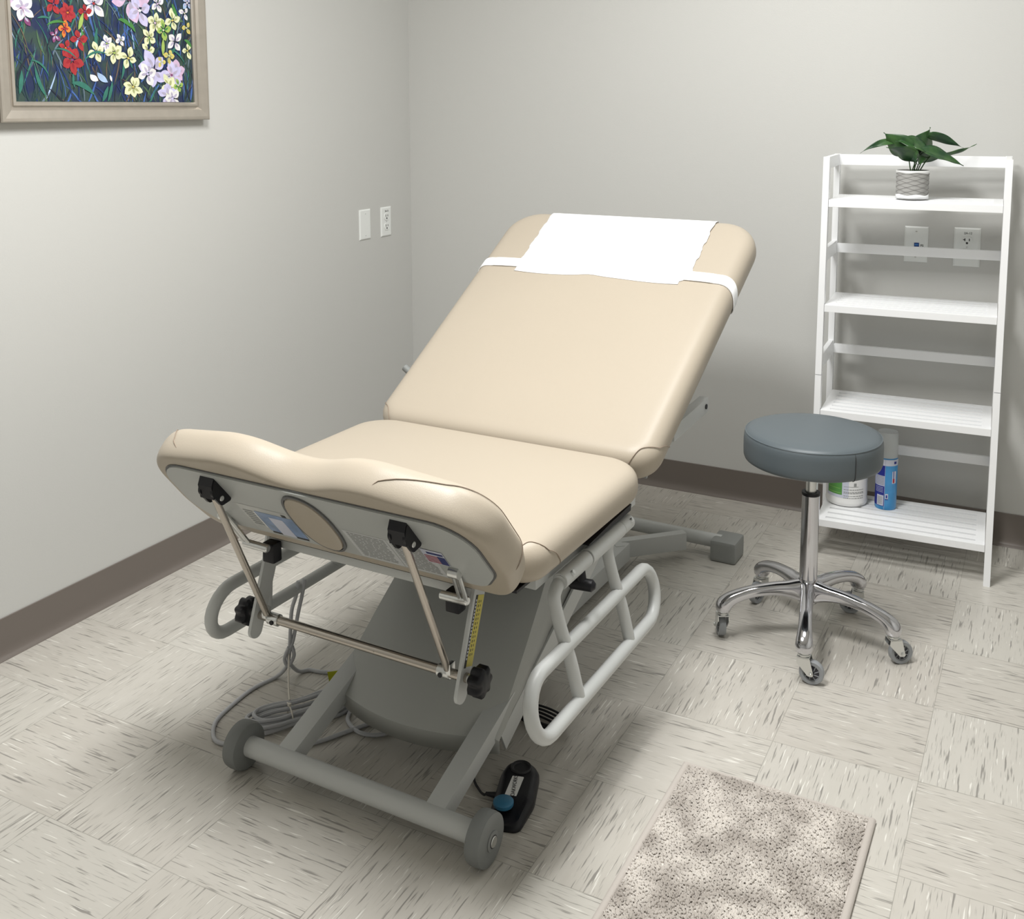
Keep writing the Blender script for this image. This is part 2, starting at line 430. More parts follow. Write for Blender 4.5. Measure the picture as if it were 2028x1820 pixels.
# ------------------------------------------------------------------ framed paintings
def framed_painting(label, y0, y1, z0, z1, seed, detailed):
    """outer rectangle on the left wall; y0 < y1 (y1 nearer the room corner)"""
    t = thing('framed_painting', label, 'painting', (0.0, (y0+y1)/2, z0))
    prof = [(0, 0.004), (0, 0.026), (0.003, 0.030), (0.010, 0.031), (0.030, 0.026), (0.036, 0.020), (0.038, 0.0165), (0.041, 0.0165), (0.042, 0.021), (0.049, 0.022), (0.052, 0.019), (0.052, 0.004)]
    W_, H_ = y1-y0, z1-z0
    def rect(i): return [(-W_/2+i, i), (W_/2-i, i), (W_/2-i, H_-i), (-W_/2+i, H_-i)]
    bm = B(); cols = []
    for ins, d in prof: cols.append([bm.verts.new(V((d, y, z))) for y, z in rect(ins)])
    for a, b in zip(cols, cols[1:]): bridge(bm, a, b)
    bridge(bm, cols[-1], cols[0])
    obj('picture_frame', bm, M_frame, t, smooth=False)
    bm = B(); box(bm, (0.010, 0, H_/2), (0.008, W_-0.09, H_-0.09)); obj('canvas', bm, M_canvas, t, smooth=False)
    if not detailed: 
        pass
    # paint: strokes, leaves and petals lying on the canvas
    cols_ = {'stem': (0.07, 0.14, 0.07), 'stemd': (0.015, 0.045, 0.05), 'teal': (0.03, 0.16, 0.12), 'green': (0.06, 0.22, 0.05), 'lime': (0.32, 0.45, 0.10),
             'white': (0.78, 0.76, 0.74), 'pink': (0.62, 0.45, 0.62), 'lilac': (0.55, 0.52, 0.80), 'cream': (0.72, 0.74, 0.48), 'yellow': (0.62, 0.52, 0.14),
             'red': (0.36, 0.025, 0.03), 'orange': (0.70, 0.20, 0.03), 'dark': (0.01, 0.015, 0.03), 'blue': (0.05, 0.12, 0.36), 'plum': (0.20, 0.05, 0.15), 'sky': (0.35, 0.48, 0.70), 'navy': (0.01, 0.03, 0.13), 'slate': (0.12, 0.17, 0.22), 'brown': (0.12, 0.085, 0.06), 'shade': (0.42, 0.38, 0.50), 'rose': (0.28, 0.01, 0.02), 'olive': (0.38, 0.40, 0.18)}
    keys = list(cols_); pm = [mat('paint_'+k, cols_[k], 0.5, noise=(60, 0.35)) for k in keys]
    bm = B(); rnd = random.Random(seed)
    Wc, Hc = W_-0.104, H_-0.104; oy, oz = -W_/2+0.052, 0.052
    lay = [0]
    def blob(pts, col):
        lay[0] += 1
        x = 0.0141+0.0000012*lay[0]
        pts = [(min(max(y, 0.001), Wc-0.001), min(max(z, 0.001), Hc-0.001)) for y, z in pts]
        vs_ = [bm.verts.new(V((x, oy+y, oz+z))) for y, z in pts]
        f_ = bm.faces.new(vs_); f_.material_index = keys.index(col)
    def leaf(y, z, ln, wd, ang, col, bend=0.0):
        n = 7; L_, R_ = [], []
        for i in range(n+1):
            s = i/n; a = ang+bend*(s-0.5); cy = y+ln*s*math.cos(ang+bend*s*0.5); cz = z+ln*s*math.sin(ang+bend*s*0.5)
            w_ = wd*math.sin(PI*min(1, s*1.02))**0.8*0.5+0.0002
            L_.append((cy-w_*math.sin(a), cz+w_*math.cos(a))); R_.append((cy+w_*math.sin(a), cz-w_*math.cos(a)))
        blob(L_+R_[::-1], col)
    def flower(y, z, s, col, n=5, core='yellow', a0=None):
        a0 = rnd.uniform(0, 2*PI) if a0 is None else a0
        for k in range(n):
            a = a0+2*PI*k/n+rnd.uniform(-.2, .2); l_ = s*rnd.uniform(.44, .62); w_ = s*rnd.uniform(.32, .46); leaf(y+s*.08*math.cos(a), z+s*.08*math.sin(a), l_, w_, a, col, 0.3)
            sh_ = {'red': 'rose', 'orange': 'red', 'cream': 'olive', 'yellow': 'olive', 'lime': 'green'}.get(col, 'shade')
            leaf(y+s*.06*math.cos(a), z+s*.06*math.sin(a), l_*.62, w_*.34, a+rnd.uniform(-.2, .2), sh_, 0.3)
        leaf(y-s*.08, z, s*.16, s*.10, 0, core)
    for i in range(1300):       # long thin background stems and strokes
        leaf(rnd.uniform(0, Wc), rnd.uniform(-0.05, Hc), rnd.uniform(.02, .12), rnd.uniform(.001, .0065), PI/2+rnd.uniform(-.6, .6), rnd.choice(['stem', 'stemd', 'stemd', 'blue', 'teal', 'dark', 'dark', 'stemd', 'navy', 'navy', 'slate', 'slate', 'brown', 'sky' if rnd.random() < .35 else 'blue']), rnd.uniform(-1, 1))
    for i in range(60):
        leaf(rnd.uniform(0, Wc), rnd.uniform(0, Hc), rnd.uniform(.03, .09), rnd.uniform(.006, .014), rnd.uniform(0.2, 2.9), rnd.choice(['teal', 'green', 'stem', 'teal', 'stemd']), rnd.uniform(-1.5, 1.5))
    if detailed:
        # positions read off the painting: u across (0..1), v up (0..), size, colour
        S = Wc
        for uu_, vv_, ss, col, n, core in [
            (.045, .42, .12, 'pink', 5, 'plum'), (.065, .35, .07, 'plum', 4, 'pink'), (.06, .385, .10, 'white', 5, 'pink'), (.34, .50, .13, 'white', 3, 'plum'), (.33, .56, .09, 'white', 4, 'pink'),
            (.42, .43, .11, 'white', 5, 'red'), (.21, .41, .07, 'red', 4, 'plum'), (.28, .38, .08, 'red', 6, 'orange'), (.37, .39, .06, 'red', 4, 'plum'), (.26, .31, .06, 'orange', 4, 'red'),
            (.33, .27, .08, 'red', 4, 'plum'), (.21, .28, .05, 'plum', 4, 'red'), (.29, .18, .11, 'red', 5, 'plum'), (.26, .23, .06, 'red', 4, 'orange'), (.215, .52, .10, 'cream', 3, 'lime'), (.12, .57, .08, 'red', 4, 'plum'),
            (.62, .47, .20, 'pink', 4, 'plum'), (.68, .42, .13, 'lilac', 4, 'white'), (.575, .56, .08, 'cream', 4, 'orange'), (.70, .56, .09, 'cream', 5, 'yellow'), (.78, .54, .10, 'white', 5, 'lime'),
            (.79, .46, .08, 'white', 4, 'pink'), (.77, .37, .09, 'cream', 5, 'pink'), (.82, .34, .08, 'lime', 4, 'cream'), (.73, .30, .08, 'cream', 4, 'lime'), (.50, .53, .08, 'lime', 4, 'green'),
            (.88, .39, .09, 'cream', 4, 'yellow'), (.85, .52, .07, 'red', 3, 'plum'), (.89, .29, .09, 'white', 4, 'dark'), (.93, .56, .09, 'cream', 4, 'yellow'), (.97, .36, .06, 'yellow', 3, 'white'),
            (.97, .25, .07, 'cream', 3, 'yellow'), (.42, .22, .08, 'cream', 4, 'lime'), (.48, .26, .07, 'white', 5, 'lime'), (.52, .22, .09, 'cream', 5, 'lime'), (.56, .28, .05, 'white', 4, 'lime'), (.60, .20, .09, 'cream', 4, 'yellow'),
            (.72, .24, .08, 'cream', 3, 'lime'), (.75, .15, .16, 'lilac', 5, 'plum'), (.71, .13, .10, 'white', 4, 'lilac'), (.89, .15, .11, 'pink', 5, 'lilac'), (.86, .13, .12, 'lilac', 5, 'plum'), (.62, .07, .09, 'cream', 6, 'yellow'),
            (.85, .22, .06, 'yellow', 4, 'cream'), (.80, .19, .05, 'yellow', 3, 'lime'), (.84, .075, .10, 'cream', 5, 'dark'), (.83, .03, .11, 'lilac', 5, 'plum'), (.86, .02, .09, 'white', 5, 'lilac'), (.90, .08, .06, 'lime', 4, 'yellow'),
            (.98, .48, .07, 'sky', 4, 'white'), (.96, .43, .06, 'white', 3, 'cream')]:
            flower(uu_*S, vv_*S*1.0, ss*S*0.98, col, n, core)
        for uu_, vv_, ln, wd, a, col, bd in [
            (.05, .50, .09, .025, .7, 'green', -.8), (.13, .42, .10, .020, 1.4, 'lime', .3), (.17, .32, .10, .012, .6, 'green', -.9), (.33, .31, .08, .020, 1.1, 'lime', .2),
            (.28, .08, .13, .028, .1, 'teal', -1.0), (.35, .17, .14, .014, 1.1, 'teal', -1.6), (.08, .17, .11, .012, 0.1, 'teal', -1.5), (.20, .22, .12, .010, .3, 'teal', -1.2), (.55, .37, .09, .022, .1, 'green', -1.0),
            (.62, .37, .06, .014, -1.2, 'green', .3), (.47, .0, .10, .016, 1.1, 'teal', .3), (.44, .0, .08, .02, 1.0, 'teal', .2), (.85, .25, .12, .010, 0, 'teal', -1.2), (.88, .47, .07, .02, -1.2, 'green', .2), (.95, .30, .06, .02, -.1, 'green', -1),
            (.42, .55, .10, .018, -.2, 'green', -1.2), (.02, .58, .06, .02, -.5, 'lime', .2), (.46, .47, .05, .012, 1.2, 'white', .3), (.42, .13, .07, .03, -.9, 'sky', .5), (.38, .12, .05, .03, -.8, 'white', .5), (.49, .12, .03, .012, -1.3, 'white', .0),
            (.02, .03, .10, .02, 1.3, 'teal', .2), (.74, .54, .05, .03, .7, 'lime', .2), (.81, .22, .08, .02, 1.5, 'lime', 0)]:
            leaf(uu_*S, vv_*S, ln*S, wd*S, a, col, bd)
        zmin = 0.62*S
    else: zmin = 0.0
    for i in range(150 if detailed else 120):
        z_ = rnd.uniform(zmin, Hc)
        if z_ > zmin: flower(rnd.uniform(.02, .98)*Wc, z_, rnd.uniform(.03, .07), rnd.choice(['white', 'cream', 'lilac', 'pink', 'red', 'yellow', 'cream']), rnd.choice([4, 5]), rnd.choice(['yellow', 'plum', 'lime']))
    o = obj('painted_flowers', bm, None, t, smooth=False, mats=pm)
    return t
framed_painting('garden flower painting in a champagne frame hung high on the left wall', -1.876, -1.160, 1.371, 2.30, 5, True)
framed_painting('narrow strip of a second champagne frame at the left edge of the photo', -2.60, -1.881, 1.368, 2.30, 9, False)

# ------------------------------------------------------------------ the treatment table (local: x across, y towards the head wall, z up)
TB_ROT = math.radians(-1.5)
tb = thing('treatment_table', 'beige padded treatment table with raised backrest on a grey lifting frame', 'treatment table', (1.16, -2.018, 0), TB_ROT)
def P(name, bm, m, parent=tb, smooth=True, mats=None, label=None):
    o = obj(name, bm, m, parent, smooth, mats)
    if label: o['label'] = label
    return o
def seam_part(paths, parent, name='seam'):
    for q in paths:
        bm = B(); tube(bm, q, 0.0009, 5); P(name, bm, M_seam, parent)
# seat cushion
out = densify(rpoly([(-0.402, 0.058, .06), (0.380, 0.058, .06), (0.380, 0.628, .10), (-0.402, 0.628, .10)], 10), 0.03)
bm = B(); O_, N_, PR_, sm = cushion(bm, out, 0.084, 0.046, lambda a, b, h: V((a, b, 0.523+h)), 0.003)
seat = P('seat_cushion', bm, M_vinyl)
def near(O_, x, y): return min(range(len(O_)), key=lambda i: (O_[i]-V((x, y))).length)
def ear(O_, N_, fmap, c0, c1, th, depth, corner_in=0.0, steps=60, r=0.05):
    """curved seam over a rounded corner: from outline index c0 to c1, climbing over the rim"""
    pts = []
    n = len(O_); k = (c1-c0) % n
    for s in range(steps+1):
        t = s/steps; ii = c0+k*t; i = int(ii) % n; j = (i+1) % n; fr = ii-int(ii)
        o = O_[i].lerp(O_[j], fr); nn = N_[i].lerp(N_[j], fr).normalized()
        e = math.sqrt(max(0, 1-(2*t-1)**2))
        th_ = -PI/2*0.85+ (PI/2*0.25+PI*0.6+PI/2*0.4-0.05)*e*depth
        cx = abs(math.cos(th_))**(2/2.4); sx = math.copysign(abs(math.sin(th_))**(2/2.4), th_)
        ins = r*(1-cx)-0.0012*max(0, cx); h = th/2*(1+sx)+.0012*max(0, sx)
        pts.append(fmap(o.x-nn.x*ins, o.y-nn.y*ins, h))
    return pts
fm = lambda a, b, h: V((a, b, 0.523+h))
seam_part([ear(O_, N_, fm, near(O_, .30, .058), near(O_, .388, .19), 0.084, 0.86)], seat)
# backrest
ba = math.radians(30.4); Pb = V((0, 0.640, 0.607)); Tb = V((0, math.cos(ba), math.sin(ba))); Nb = V((0, -math.sin(ba), math.cos(ba)))
BT = 0.095
fb = lambda a, b, h: Pb + V((a, 0, 0)) + Tb*b + Nb*(h-BT)
out = densify(rpoly([(-0.416, -0.018, .07), (0.374, -0.018, .07), (0.396, 0.936, .11), (-0.420, 0.936, .11)], 10), 0.03)
bm = B(); O_, N_, PR_, sm = cushion(bm, out, BT, 0.052, fb, 0.004)
back = P('backrest_cushion', bm, M_vinyl)
seam_part([ear(O_, N_, fb, near(O_, .28, -.018), near(O_, .376, .10), BT, 0.86), ear(O_, N_, fb, near(O_, -.416, .10), near(O_, -.32, -.018), BT, 0.86)], back)
bm = B(); bx = [(-.33, .03), (.33, .03), (.33, .86), (-.33, .86)]
prism(bm, [fb(a, b, -0.001) for a, b in bx], -Nb*0.022); P('backrest_frame', bm, M_dkframe, smooth=False)
# tilted head panel
Ph = V((0, -0.013, 0.558)); Th = V((0, -0.6428, 0.7660)); Nh = V((0, 0.7660, 0.6428)); HT = 0.078
fh = lambda a, b, h: Ph + V((a, 0, 0)) + Th*b + Nh*h
edge = [(-0.402, 0.06), (-0.36, -0.035)]
pts = rpoly([(-0.366, -0.044, .06), (0.366, -0.044, .06), (0.392, 0.06, .10), (0.388, 0.226, .12), (0.14, 0.270, .20), (0.0, 0.216, .16), (-0.14, 0.270, .20), (-0.388, 0.226, .12), (-0.392, 0.06, .10)], 10)
out = densify(pts, 0.03)
bm = B(); O_, N_, PR_, sm = cushion(bm, out, HT, 0.039, fh, 0.003, steps=16, rbot=.017)
head = P('headrest_cushion', bm, M_vinyl)
seam_part([ear(O_, N_, fh, near(O_, .385, .03), near(O_, .17, .265), HT, 0.80, r=.039), ear(O_, N_, fh, near(O_, -.28, .25), near(O_, -.39, .08), HT, 0.80, r=.039)], head)
bpts = rpoly([(-0.322, 0.004, .04), (0.322, 0.004, .04), (0.360, 0.06, .05), (0.356, 0.210, .090), (-0.356, 0.210, .090), (-0.360, 0.06, .05)], 8)
bm = B(); prism(bm, [fh(a*1.012, (b-.103)*1.03+.103, -0.0015) for a, b in bpts], Nh*0.004); P('panel_edging', bm, M_edge, head, smooth=False)
bm = B(); prism(bm, [fh(a, b, -0.005) for a, b in bpts], Nh*0.008); board = P('underside_board', bm, M_board, head, smooth=False)
def ell(cx, cy, a, b, tilt, n=36, p=2.3):
    o = []
    for i in range(n):
        t = 2*PI*i/n; ex = a*math.copysign(abs(math.cos(t))**(2/p), math.cos(t)); ey = b*math.copysign(abs(math.sin(t))**(2/p), math.sin(t))
        o.append((cx+ex*math.cos(tilt)-ey*math.sin(tilt), cy+ex*math.sin(tilt)+ey*math.cos(tilt)))
    return o
bm = B(); a_ = ell(-.012, .102, .054, .098, -.05); b_ = ell(-.012, .102, .049, .093, -.05)
for k in range(36):
    pass
va = [[bm.verts.new(fh(x, y, h)) for x, y in q] for q, h in ((a_, -.005), (a_, -.0085), (b_, -.0085), (b_, -.004))]
for q1, q2 in zip(va, va[1:]): bridge(bm, q1, q2)
bridge(bm, va[-1], va[0]); P('hole_edging', bm, M_edge, head, smooth=False)
bm = B(); c_ = [(.014, .135)]
prev = None
for s, h in ((1.0, -.0065), (.985, -.010), (.9, -.0085), (.7, -.0065), (.4, -.0062), (.1, -.0060)):
    q = [bm.verts.new(fh(-.012+(x+.012)*s*.96, .102+(y-.102)*s*.98, h)) for x, y in b_]
    if prev: bridge(bm, prev, q)
    prev = q
bm.faces.new(prev); P('breath_hole_plug', bm, M_vinyl, head, label='beige padded plug of the breathing hole')
# stickers on the underside
def quad(bm, x0, x1, y0, y1, lift, mi, fn=fh, sh=0.0):
    v = [bm.verts.new(fn(a, b, lift)) for a, b in ((x0+sh*(y0), y0), (x1+sh*(y0), y0), (x1+sh*y1, y1), (x0+sh*y1, y1))]
    f_ = bm.faces.new(v); f_.material_index = mi
rnd = random.Random(3)
bm = B(); mats = [M_lite, mat('sticker_film', (0.46, 0.47, 0.45), 0.3), mat('photo_blue', (0.20, 0.29, 0.46), 0.3, noise=(40, .5)), M_slot, M_greytxt, M_white]
quad(bm, -.205, -.075, .011, .112, -.0053, 1); quad(bm, -.168, -.072, .020, .095, -.0056, 2); quad(bm, -.140, -.104, .014, .080, -.0058, 0)
for k in range(7): quad(bm, -.200, -.175, .036+k*.0085, .040+k*.0085, -.0056, 4)
quad(bm, -.172, -.169, .03, .09, -.0057, 5); quad(bm, -.165, -.140, .013, .019, -.0058, 3); quad(bm, -.104, -.074, .013, .019, -.0058, 3); quad(bm, -.095, -.084, .096, .105, -.0057, 3)
P('picture_sticker', bm, None, board, smooth=False, mats=mats)
bm = B()
quad(bm, .052, .150, .008, .106, -.0053, 0); quad(bm, .152, .245, .008, .106, -.0053, 0)
for k in range(14):
    y = .014+k*.0064
    for x0, x1 in ((.060, .144), (.158, .236)):
        x = x0
        while x < x1-.006:
            l = rnd.uniform(.006, .022); quad(bm, x, min(x+l, x1), y, y+.0034, -.0056, 1); x += l+.0025
P('printed_instruction_sticker', bm, None, board, smooth=False, mats=[mat('sticker_white', (0.56, 0.57, 0.57), .4), M_greytxt])
bm = B()
quad(bm, .225, .272, .060, .108, -.0059, 0)
for k in range(5): quad(bm, .227, .255, .063+k*.0055, .066+k*.0055, -.0062, 1)
quad(bm, .255, .271, .062, .090, -.0063, 2); quad(bm, .236, .270, .094, .101, -.0062, 2)
P('flag_sticker', bm, None, board, smooth=False, mats=[M_lite, M_red, mat('flag_blue', (0.02, 0.03, 0.14), .5)])
# strut brackets on the board
for s in (-1, 1):
    bm = B(); cx = 0.222*s; R3 = axes((1, 0, 0), Th)
    for dx in (-0.0155, 0.0155):
        pts_ = rpoly([(.125, -.005, .004), (.140, -.030, .010), (.178, -.030, .012), (.198, -.005, .004)], 5)
        prism(bm, [fh(cx+dx-0.003, a, b) for a, b in pts_], (0.006, 0, 0))
    pts_ = rpoly([(.115, -.024, .004), (.135, -.032, .004), (.195, -.032, .006), (.203, -.020, .004), (.200, -.006, .002), (.110, -.006, .002)], 3)
    bm2 = bm; prism(bm2, [fh(cx-.0175, a, b) for a, b in [(.166, -.033), (.190, -.020), (.198, -.005), (.158, -.005)]], (.035, 0, 0))
    br = P('strut_bracket', bm, M_black, head, smooth=False)
    bm = B(); cyl(bm, fh(cx-.021, .152, -.020), fh(cx+.021, .152, -.020), 0.0055, n=14, bev=.001); P('bolt', bm, M_zinc, br)
# hinge link on each side
for s in (-1, 1):
    bm = B()
    a0 = fh(.275*s, .045, -.008); a1 = V((.262*s, .020, .512)) + V((0, -.02, .0))
    pts_ = [a0, a1]
    for off in (-.006, .006): tube(bm, [a0+V((off, 0, 0)), a1+V((off, 0, 0))], .0045, 8)
    cyl(bm, a0+V((-.010, 0, 0)), a0+V((.010, 0, 0)), .011, n=16)
    cyl(bm, V((.210*s, .005, .508)), V((.272*s, .000, .512)), .0085, n=16, bev=.002)
    P('hinge_link', bm, M_zinc, head)
# grey front crossmember, blocks, hanging arms
bm = B(); box(bm, (0, .062, .500), (.50, .022, .018), .004); P('front_crossmember', bm, M_gmetal)
for s in (-1, 1):
    bm = B(); box(bm, (.225*s, .032, .490), (.030, .026, .042), .004); P('end_block', bm, M_black)
    bm = B(); top = V((.252*s, .078, .520)); bot = V((.252*s, -.003, .308)); d = (bot-top).normalized(); wv = V((0, d.z, -d.y))
    pr_ = rpoly([(0, -.021, 0.002), (0, .021, 0.002), ((bot-top).length, .018, .017), ((bot-top).length, -.018, .017)], 8)
    prism(bm, [top+d*a+wv*b-V((.0035, 0, 0)) for a, b in pr_], (.007, 0, 0)); arm = P('hanging_arm', bm, M_gmetal, smooth=False)
    if s > 0:
        bm = B(); R3 = axes(d, wv)
        def aq(a0, a1, b0, b1, mi, lift=0.0):
            c = top+d*((a0+a1)/2)+wv*((b0+b1)/2)+V((.0037+lift, 0, 0)); box(bm, c, (a1-a0, b1-b0, .0004), rot=axes(d, wv), mi=mi)
        aq(.030, .160, -.0190, .004, 0); aq(.030, .162, .004, .0115, 1)
        for k in range(18): aq(.038+k*.0062, .041+k*.0062+.001, .0058, .0092, 2, .0002)
        for k in range(13): aq(.040+k*.008, .045+k*.008, -.004, -.0015, 1, .0002); aq(.040+k*.008, .044+k*.008, -.011, -.009, 1, .0002)
        P('warning_label', bm, None, arm, smooth=False, mats=[M_yel, M_slot, M_lite], label='yellow and black warning label')
    # adjustment knob, seven lobes
    kb = V((.268*s, .016, .352)); bm = B(); pts_ = []
    for i in range(56):
        a = 2*PI*i/56; rr = .0270+.0032*math.cos(7*a); pts_.append((rr*math.cos(a), rr*math.sin(a)))
    prevr = None; rings_ = []
    for ins, dx in ((.004, 0.004), (0, .008), (0, .026), (.003, .030), (.010, .032)):
        rings_.append([bm.verts.new(kb+V((dx*s, a*(1-ins/.024), b*(1-ins/.024)))) for a, b in pts_])
    for q1, q2 in zip(rings_, rings_[1:]): bridge(bm, q1, q2)
    bm.faces.new(rings_[0]); bm.faces.new(rings_[-1]); P('adjustment_knob', bm, M_black)
    bm = B(); cyl(bm, (.256*s, .016, .352), (.275*s, .016, .352), .009, n=18); P('knob_spindle', bm, M_zinc)
    # strut and clamp
    bm = B(); tube(bm, [fh(.222*s, .152, -.020), V((.222*s, .006, .365))], .0072, 14); P('strut', bm, M_steel)
    bm = B(); cyl(bm, (.196*s, .016, .352), (.224*s, .016, .352), .0125, n=22, bev=.0015); box(bm, (.226*s, .010, .366), (.010, .018, .022), .002)
    cyl(bm, (.208*s, .004, .351), (.208*s, .0025, .351), .0045, n=12)
    P('strut_clamp', bm, M_zinc)
    bm = B(); cyl(bm, (.207*s, .0038, .350), (.207*s, .0015, .350), .0048, n=14); P('clamp_screw', bm, M_black)
bm = B(); cyl(bm, (-.262, .016, .352), (.262, .016, .352), .0092, n=20); cyl(bm, (.050, .0070, .3525), (.050, .0062, .3525), .0015, n=8); P('support_crossbar', bm, M_steel)
# seat frame
bm = B()
for s in (-1, 1): box(bm, (.315*s, .40, .498), (.035, .50, .030), .003)
box(bm, (0, .62, .495), (.66, .035, .030), .003); box(bm, (0, .30, .495), (.66, .035, .03), .003)
P('seat_frame', bm, M_gmetal)
bm = B(); box(bm, (0, .345, .5195), (.68, .57, .006)); P('seat_base_board', bm, M_black, smooth=False)
# side rails folded down
for s in (-1, 1):
    bm = B(); x0 = .357*s
    cyl(bm, (x0, .205, .484), (x0, .325, .484), .0165, n=24, bev=.001); cyl(bm, (x0, .328, .4845), (x0, .495, .4845), .0178, n=24, bev=.001); cyl(bm, (x0, .498, .484), (x0, .548, .484), .0165, n=24, bev=.001)
    rp = P('rail_pivot_tube', bm, M_gmetal)
    bm = B(); cyl(bm, (x0, .2052, .484), (x0, .2035, .484), .0125, n=20); P('end_cap', bm, M_gmetal, rp)
    for y in (.232, .533):
        bm = B(); cyl(bm, (x0+.013*s, y, .494), (x0+.0175*s, y, .4975), .0045, n=12); P('screw', bm, M_zinc, rp)
    zt, zb, xt, xb = .367, .252, .382, .404; y0, y1 = .018, .618
    lp_ = rpoly([(y0, 0, .055), (y1, 0, .055), (y1, 1, .055), (y0, 1, .055)], 2)
    hh = zt-zb; R_ = hh/2
    pts_ = []
    for i in range(13): a = PI/2+PI*i/12; pts_.append((y0+R_+R_*math.cos(a), R_+R_*math.sin(a)))
    for i in range(13): a = -PI/2+PI*i/12; pts_.append((y1-R_+R_*math.cos(a), R_+R_*math.sin(a)))
    path = [V(((xb+(xt-xb)*b/hh)*s, a, zb+b)) for a, b in pts_]
    bm = B(); tube(bm, path, .0142, 14, closed=True)
    for yy, back_ in ((.178, -.0), (.432, .012)):
        pth = catmull([(.353*s, yy+.040, .483), (.354*s, yy+.015, .472), (.358*s, yy+.001, .455), (.372*s, yy+.002, .40), (.388*s, yy+.012, .335), (.402*s, yy+.022, zb+.004)], 5)
        tube(bm, pth, .0128, 14)
    P('side_rail', bm, M_gmetal)
    bm = B(); prism(bm, [(x0-.018*s, .33, .510), (x0-.018*s, .552, .508), (x0-.018*s, .556, .522), (x0-.018*s, .45, .519), (x0-.018*s, .33, .512)], (.022*s, 0, 0)); P('rail_gap_strip', bm, M_black, smooth=False)
    # T handle under the pivot tube
    bm = B(); c0 = V((.360*s, .290, .474)); c1 = V((.366*s, .286, .450))
    cyl(bm, c0, c1, .0105, n=16); cyl(bm, c1+V((-.028, -.006, -.002)), c1+V((.028, .006, -.004)), .0125, n=18, bev=.007); P('locking_handle', bm, M_black)
    bm = B(); prism(bm, [(x0-.020*s, .34, .478), (x0-.020*s, .43, .478), (x0-.020*s, .36, .440), (x0-.020*s, .34, .440)], (.006*s, 0, 0)); P('gusset', bm, M_gmetal, smooth=False)
    # backrest support arm reaching back under the raised section
    bm = B(); a0 = V((.343*s, .84, .602)); a1 = V((.343*s, 1.103, .612)); tube_d = (a1-a0).normalized()
    beam(bm, a0, a1, .026, .040)
    ra = P('backrest_support_arm', bm, M_gmetal)
    bm = B(); cyl(bm, (.3560*s, 1.080, .611), (.3585*s, 1.080, .611), .007, n=16); P('arm_bolt', bm, M_black, ra)
    if s < 0:
        bm = B(); cyl(bm, (-.400, .800, .672), (-.424, .800, .688), .010, n=16, bev=.002); P('side_stop', bm, M_rubber)
# lifting frame: two legs rising to the cover, cover shroud, column, base
bm = B(); cyl(bm, (-.282, .006, .0525), (.282, .006, .0525), .0215, n=28); P('front_tube', bm, M_gmetal)
for s in (-1, 1):
    bm = B(); a0 = V((.186*s, .010, .050)); a1 = V((.186*s, .30, .150)); d = (a1-a0).normalized()
    beam(bm, a0, a1, .043, .040); P('lifting_leg', bm, M_gmetal)
    # front wheel
    bm = B(); prof = [(.020, .280), (.040, .281), (.0475, .284), (.0500, .290), (.0500, .306), (.0485, .314), (.040, .3175), (.030, .3165), (.020, .3165)]
    lathe(bm, [(r_, x_*s) for r_, x_ in prof], (0, .006, .0502), 40, 'x'); wh = P('front_wheel', bm, M_rubber)
    bm = B(); lathe(bm, [(.0001, .316*s), (.019, .316*s), (.019, .3185*s), (.0165, .3195*s), (.0001, .3195*s)], (0, .006, .0502), 28, 'x'); P('hub_plate', bm, M_rubber, wh)
    bm = B(); cyl(bm, (.3192*s, .006, .0502), (.3215*s, .006, .0502), .0105, n=24, bev=.0008); P('hub_cap', bm, M_zinc, wh)
    bm = B(); cyl(bm, (.3194*s, .006, .0502), (.3200*s, .006, .0502), .0122, n=24); P('cap_ring', bm, M_slot, wh)
# moulded cover
bm = B(); secs = []
ns = 17
def cover_row(y_c, z, half, bulge, zdrop=0.0, rx=.03):
    row = []
    for i in range(ns):
        t = -1+2*i/(ns-1); x = half*t
        row.append(bm.verts.new(V((x, y_c-bulge*(1-t*t), z-zdrop*abs(t)**6))))
    return row
rows = [cover_row(.212, .070, .205, .055), cover_row(.205, .112, .208, .055, .004), cover_row(.212, .120, .207, .052, .004), cover_row(.27, .170, .205, .045, .008), cover_row(.36, .250, .198, .035, .014),
        cover_row(.44, .322, .190, .025, .02), cover_row(.478, .350, .184, .020, .02), cover_row(.520, .362, .180, .012, .02), cover_row(.66, .375, .175, .0, .02), cover_row(.80, .375, .175, 0, .02)]
for a, b in zip(rows, rows[1:]):
    for i in range(ns-1): bm.faces.new((a[i], a[i+1], b[i+1], b[i]))
# side walls down to the sloping lower edge
for s, ii in ((-1, 0), (1, ns-1)):
    low = []
    for rw in rows:
        c = rw[ii].co; zl = max(.072, min(.30, .090+(c.y-.20)*.50))
        
        low.append(bm.verts.new(V((s*.209, c.y+(.012 if c.y < .3 else .02), min(zl, c.z-.004)))))
    mid = []
    for rw, l in zip(rows, low):
        c = rw[ii].co; mid.append(bm.verts.new(V((c.x+s*.007, (c.y+l.co.y)/2, l.co.z+(c.z-l.co.z)*.55))))
    for k in range(len(rows)-1):
        bm.faces.new((rows[k][ii], rows[k+1][ii], mid[k+1], mid[k])); bm.faces.new((mid[k], mid[k+1], low[k+1], low[k]))
o = P('lift_cover', bm, M_cover)
md = o.modifiers.new('thick', 'SOLIDIFY'); md.thickness = 0.004; md.offset = -1
bm = B()
box(bm, (0, .62, .27), (.20, .26, .34), .01); P('lift_column', bm, M_dkframe)
bm = B()
for s in (-1, 1):
    a0 = V((.209*s, .235, .085)); a1 = V((.209*s, .80, .368)); d = (a1-a0).normalized()
    bm = B(); beam(bm, a0, a1, .006, .050, .001); P('scissor_plate', bm, M_gmetal)
bm = B()
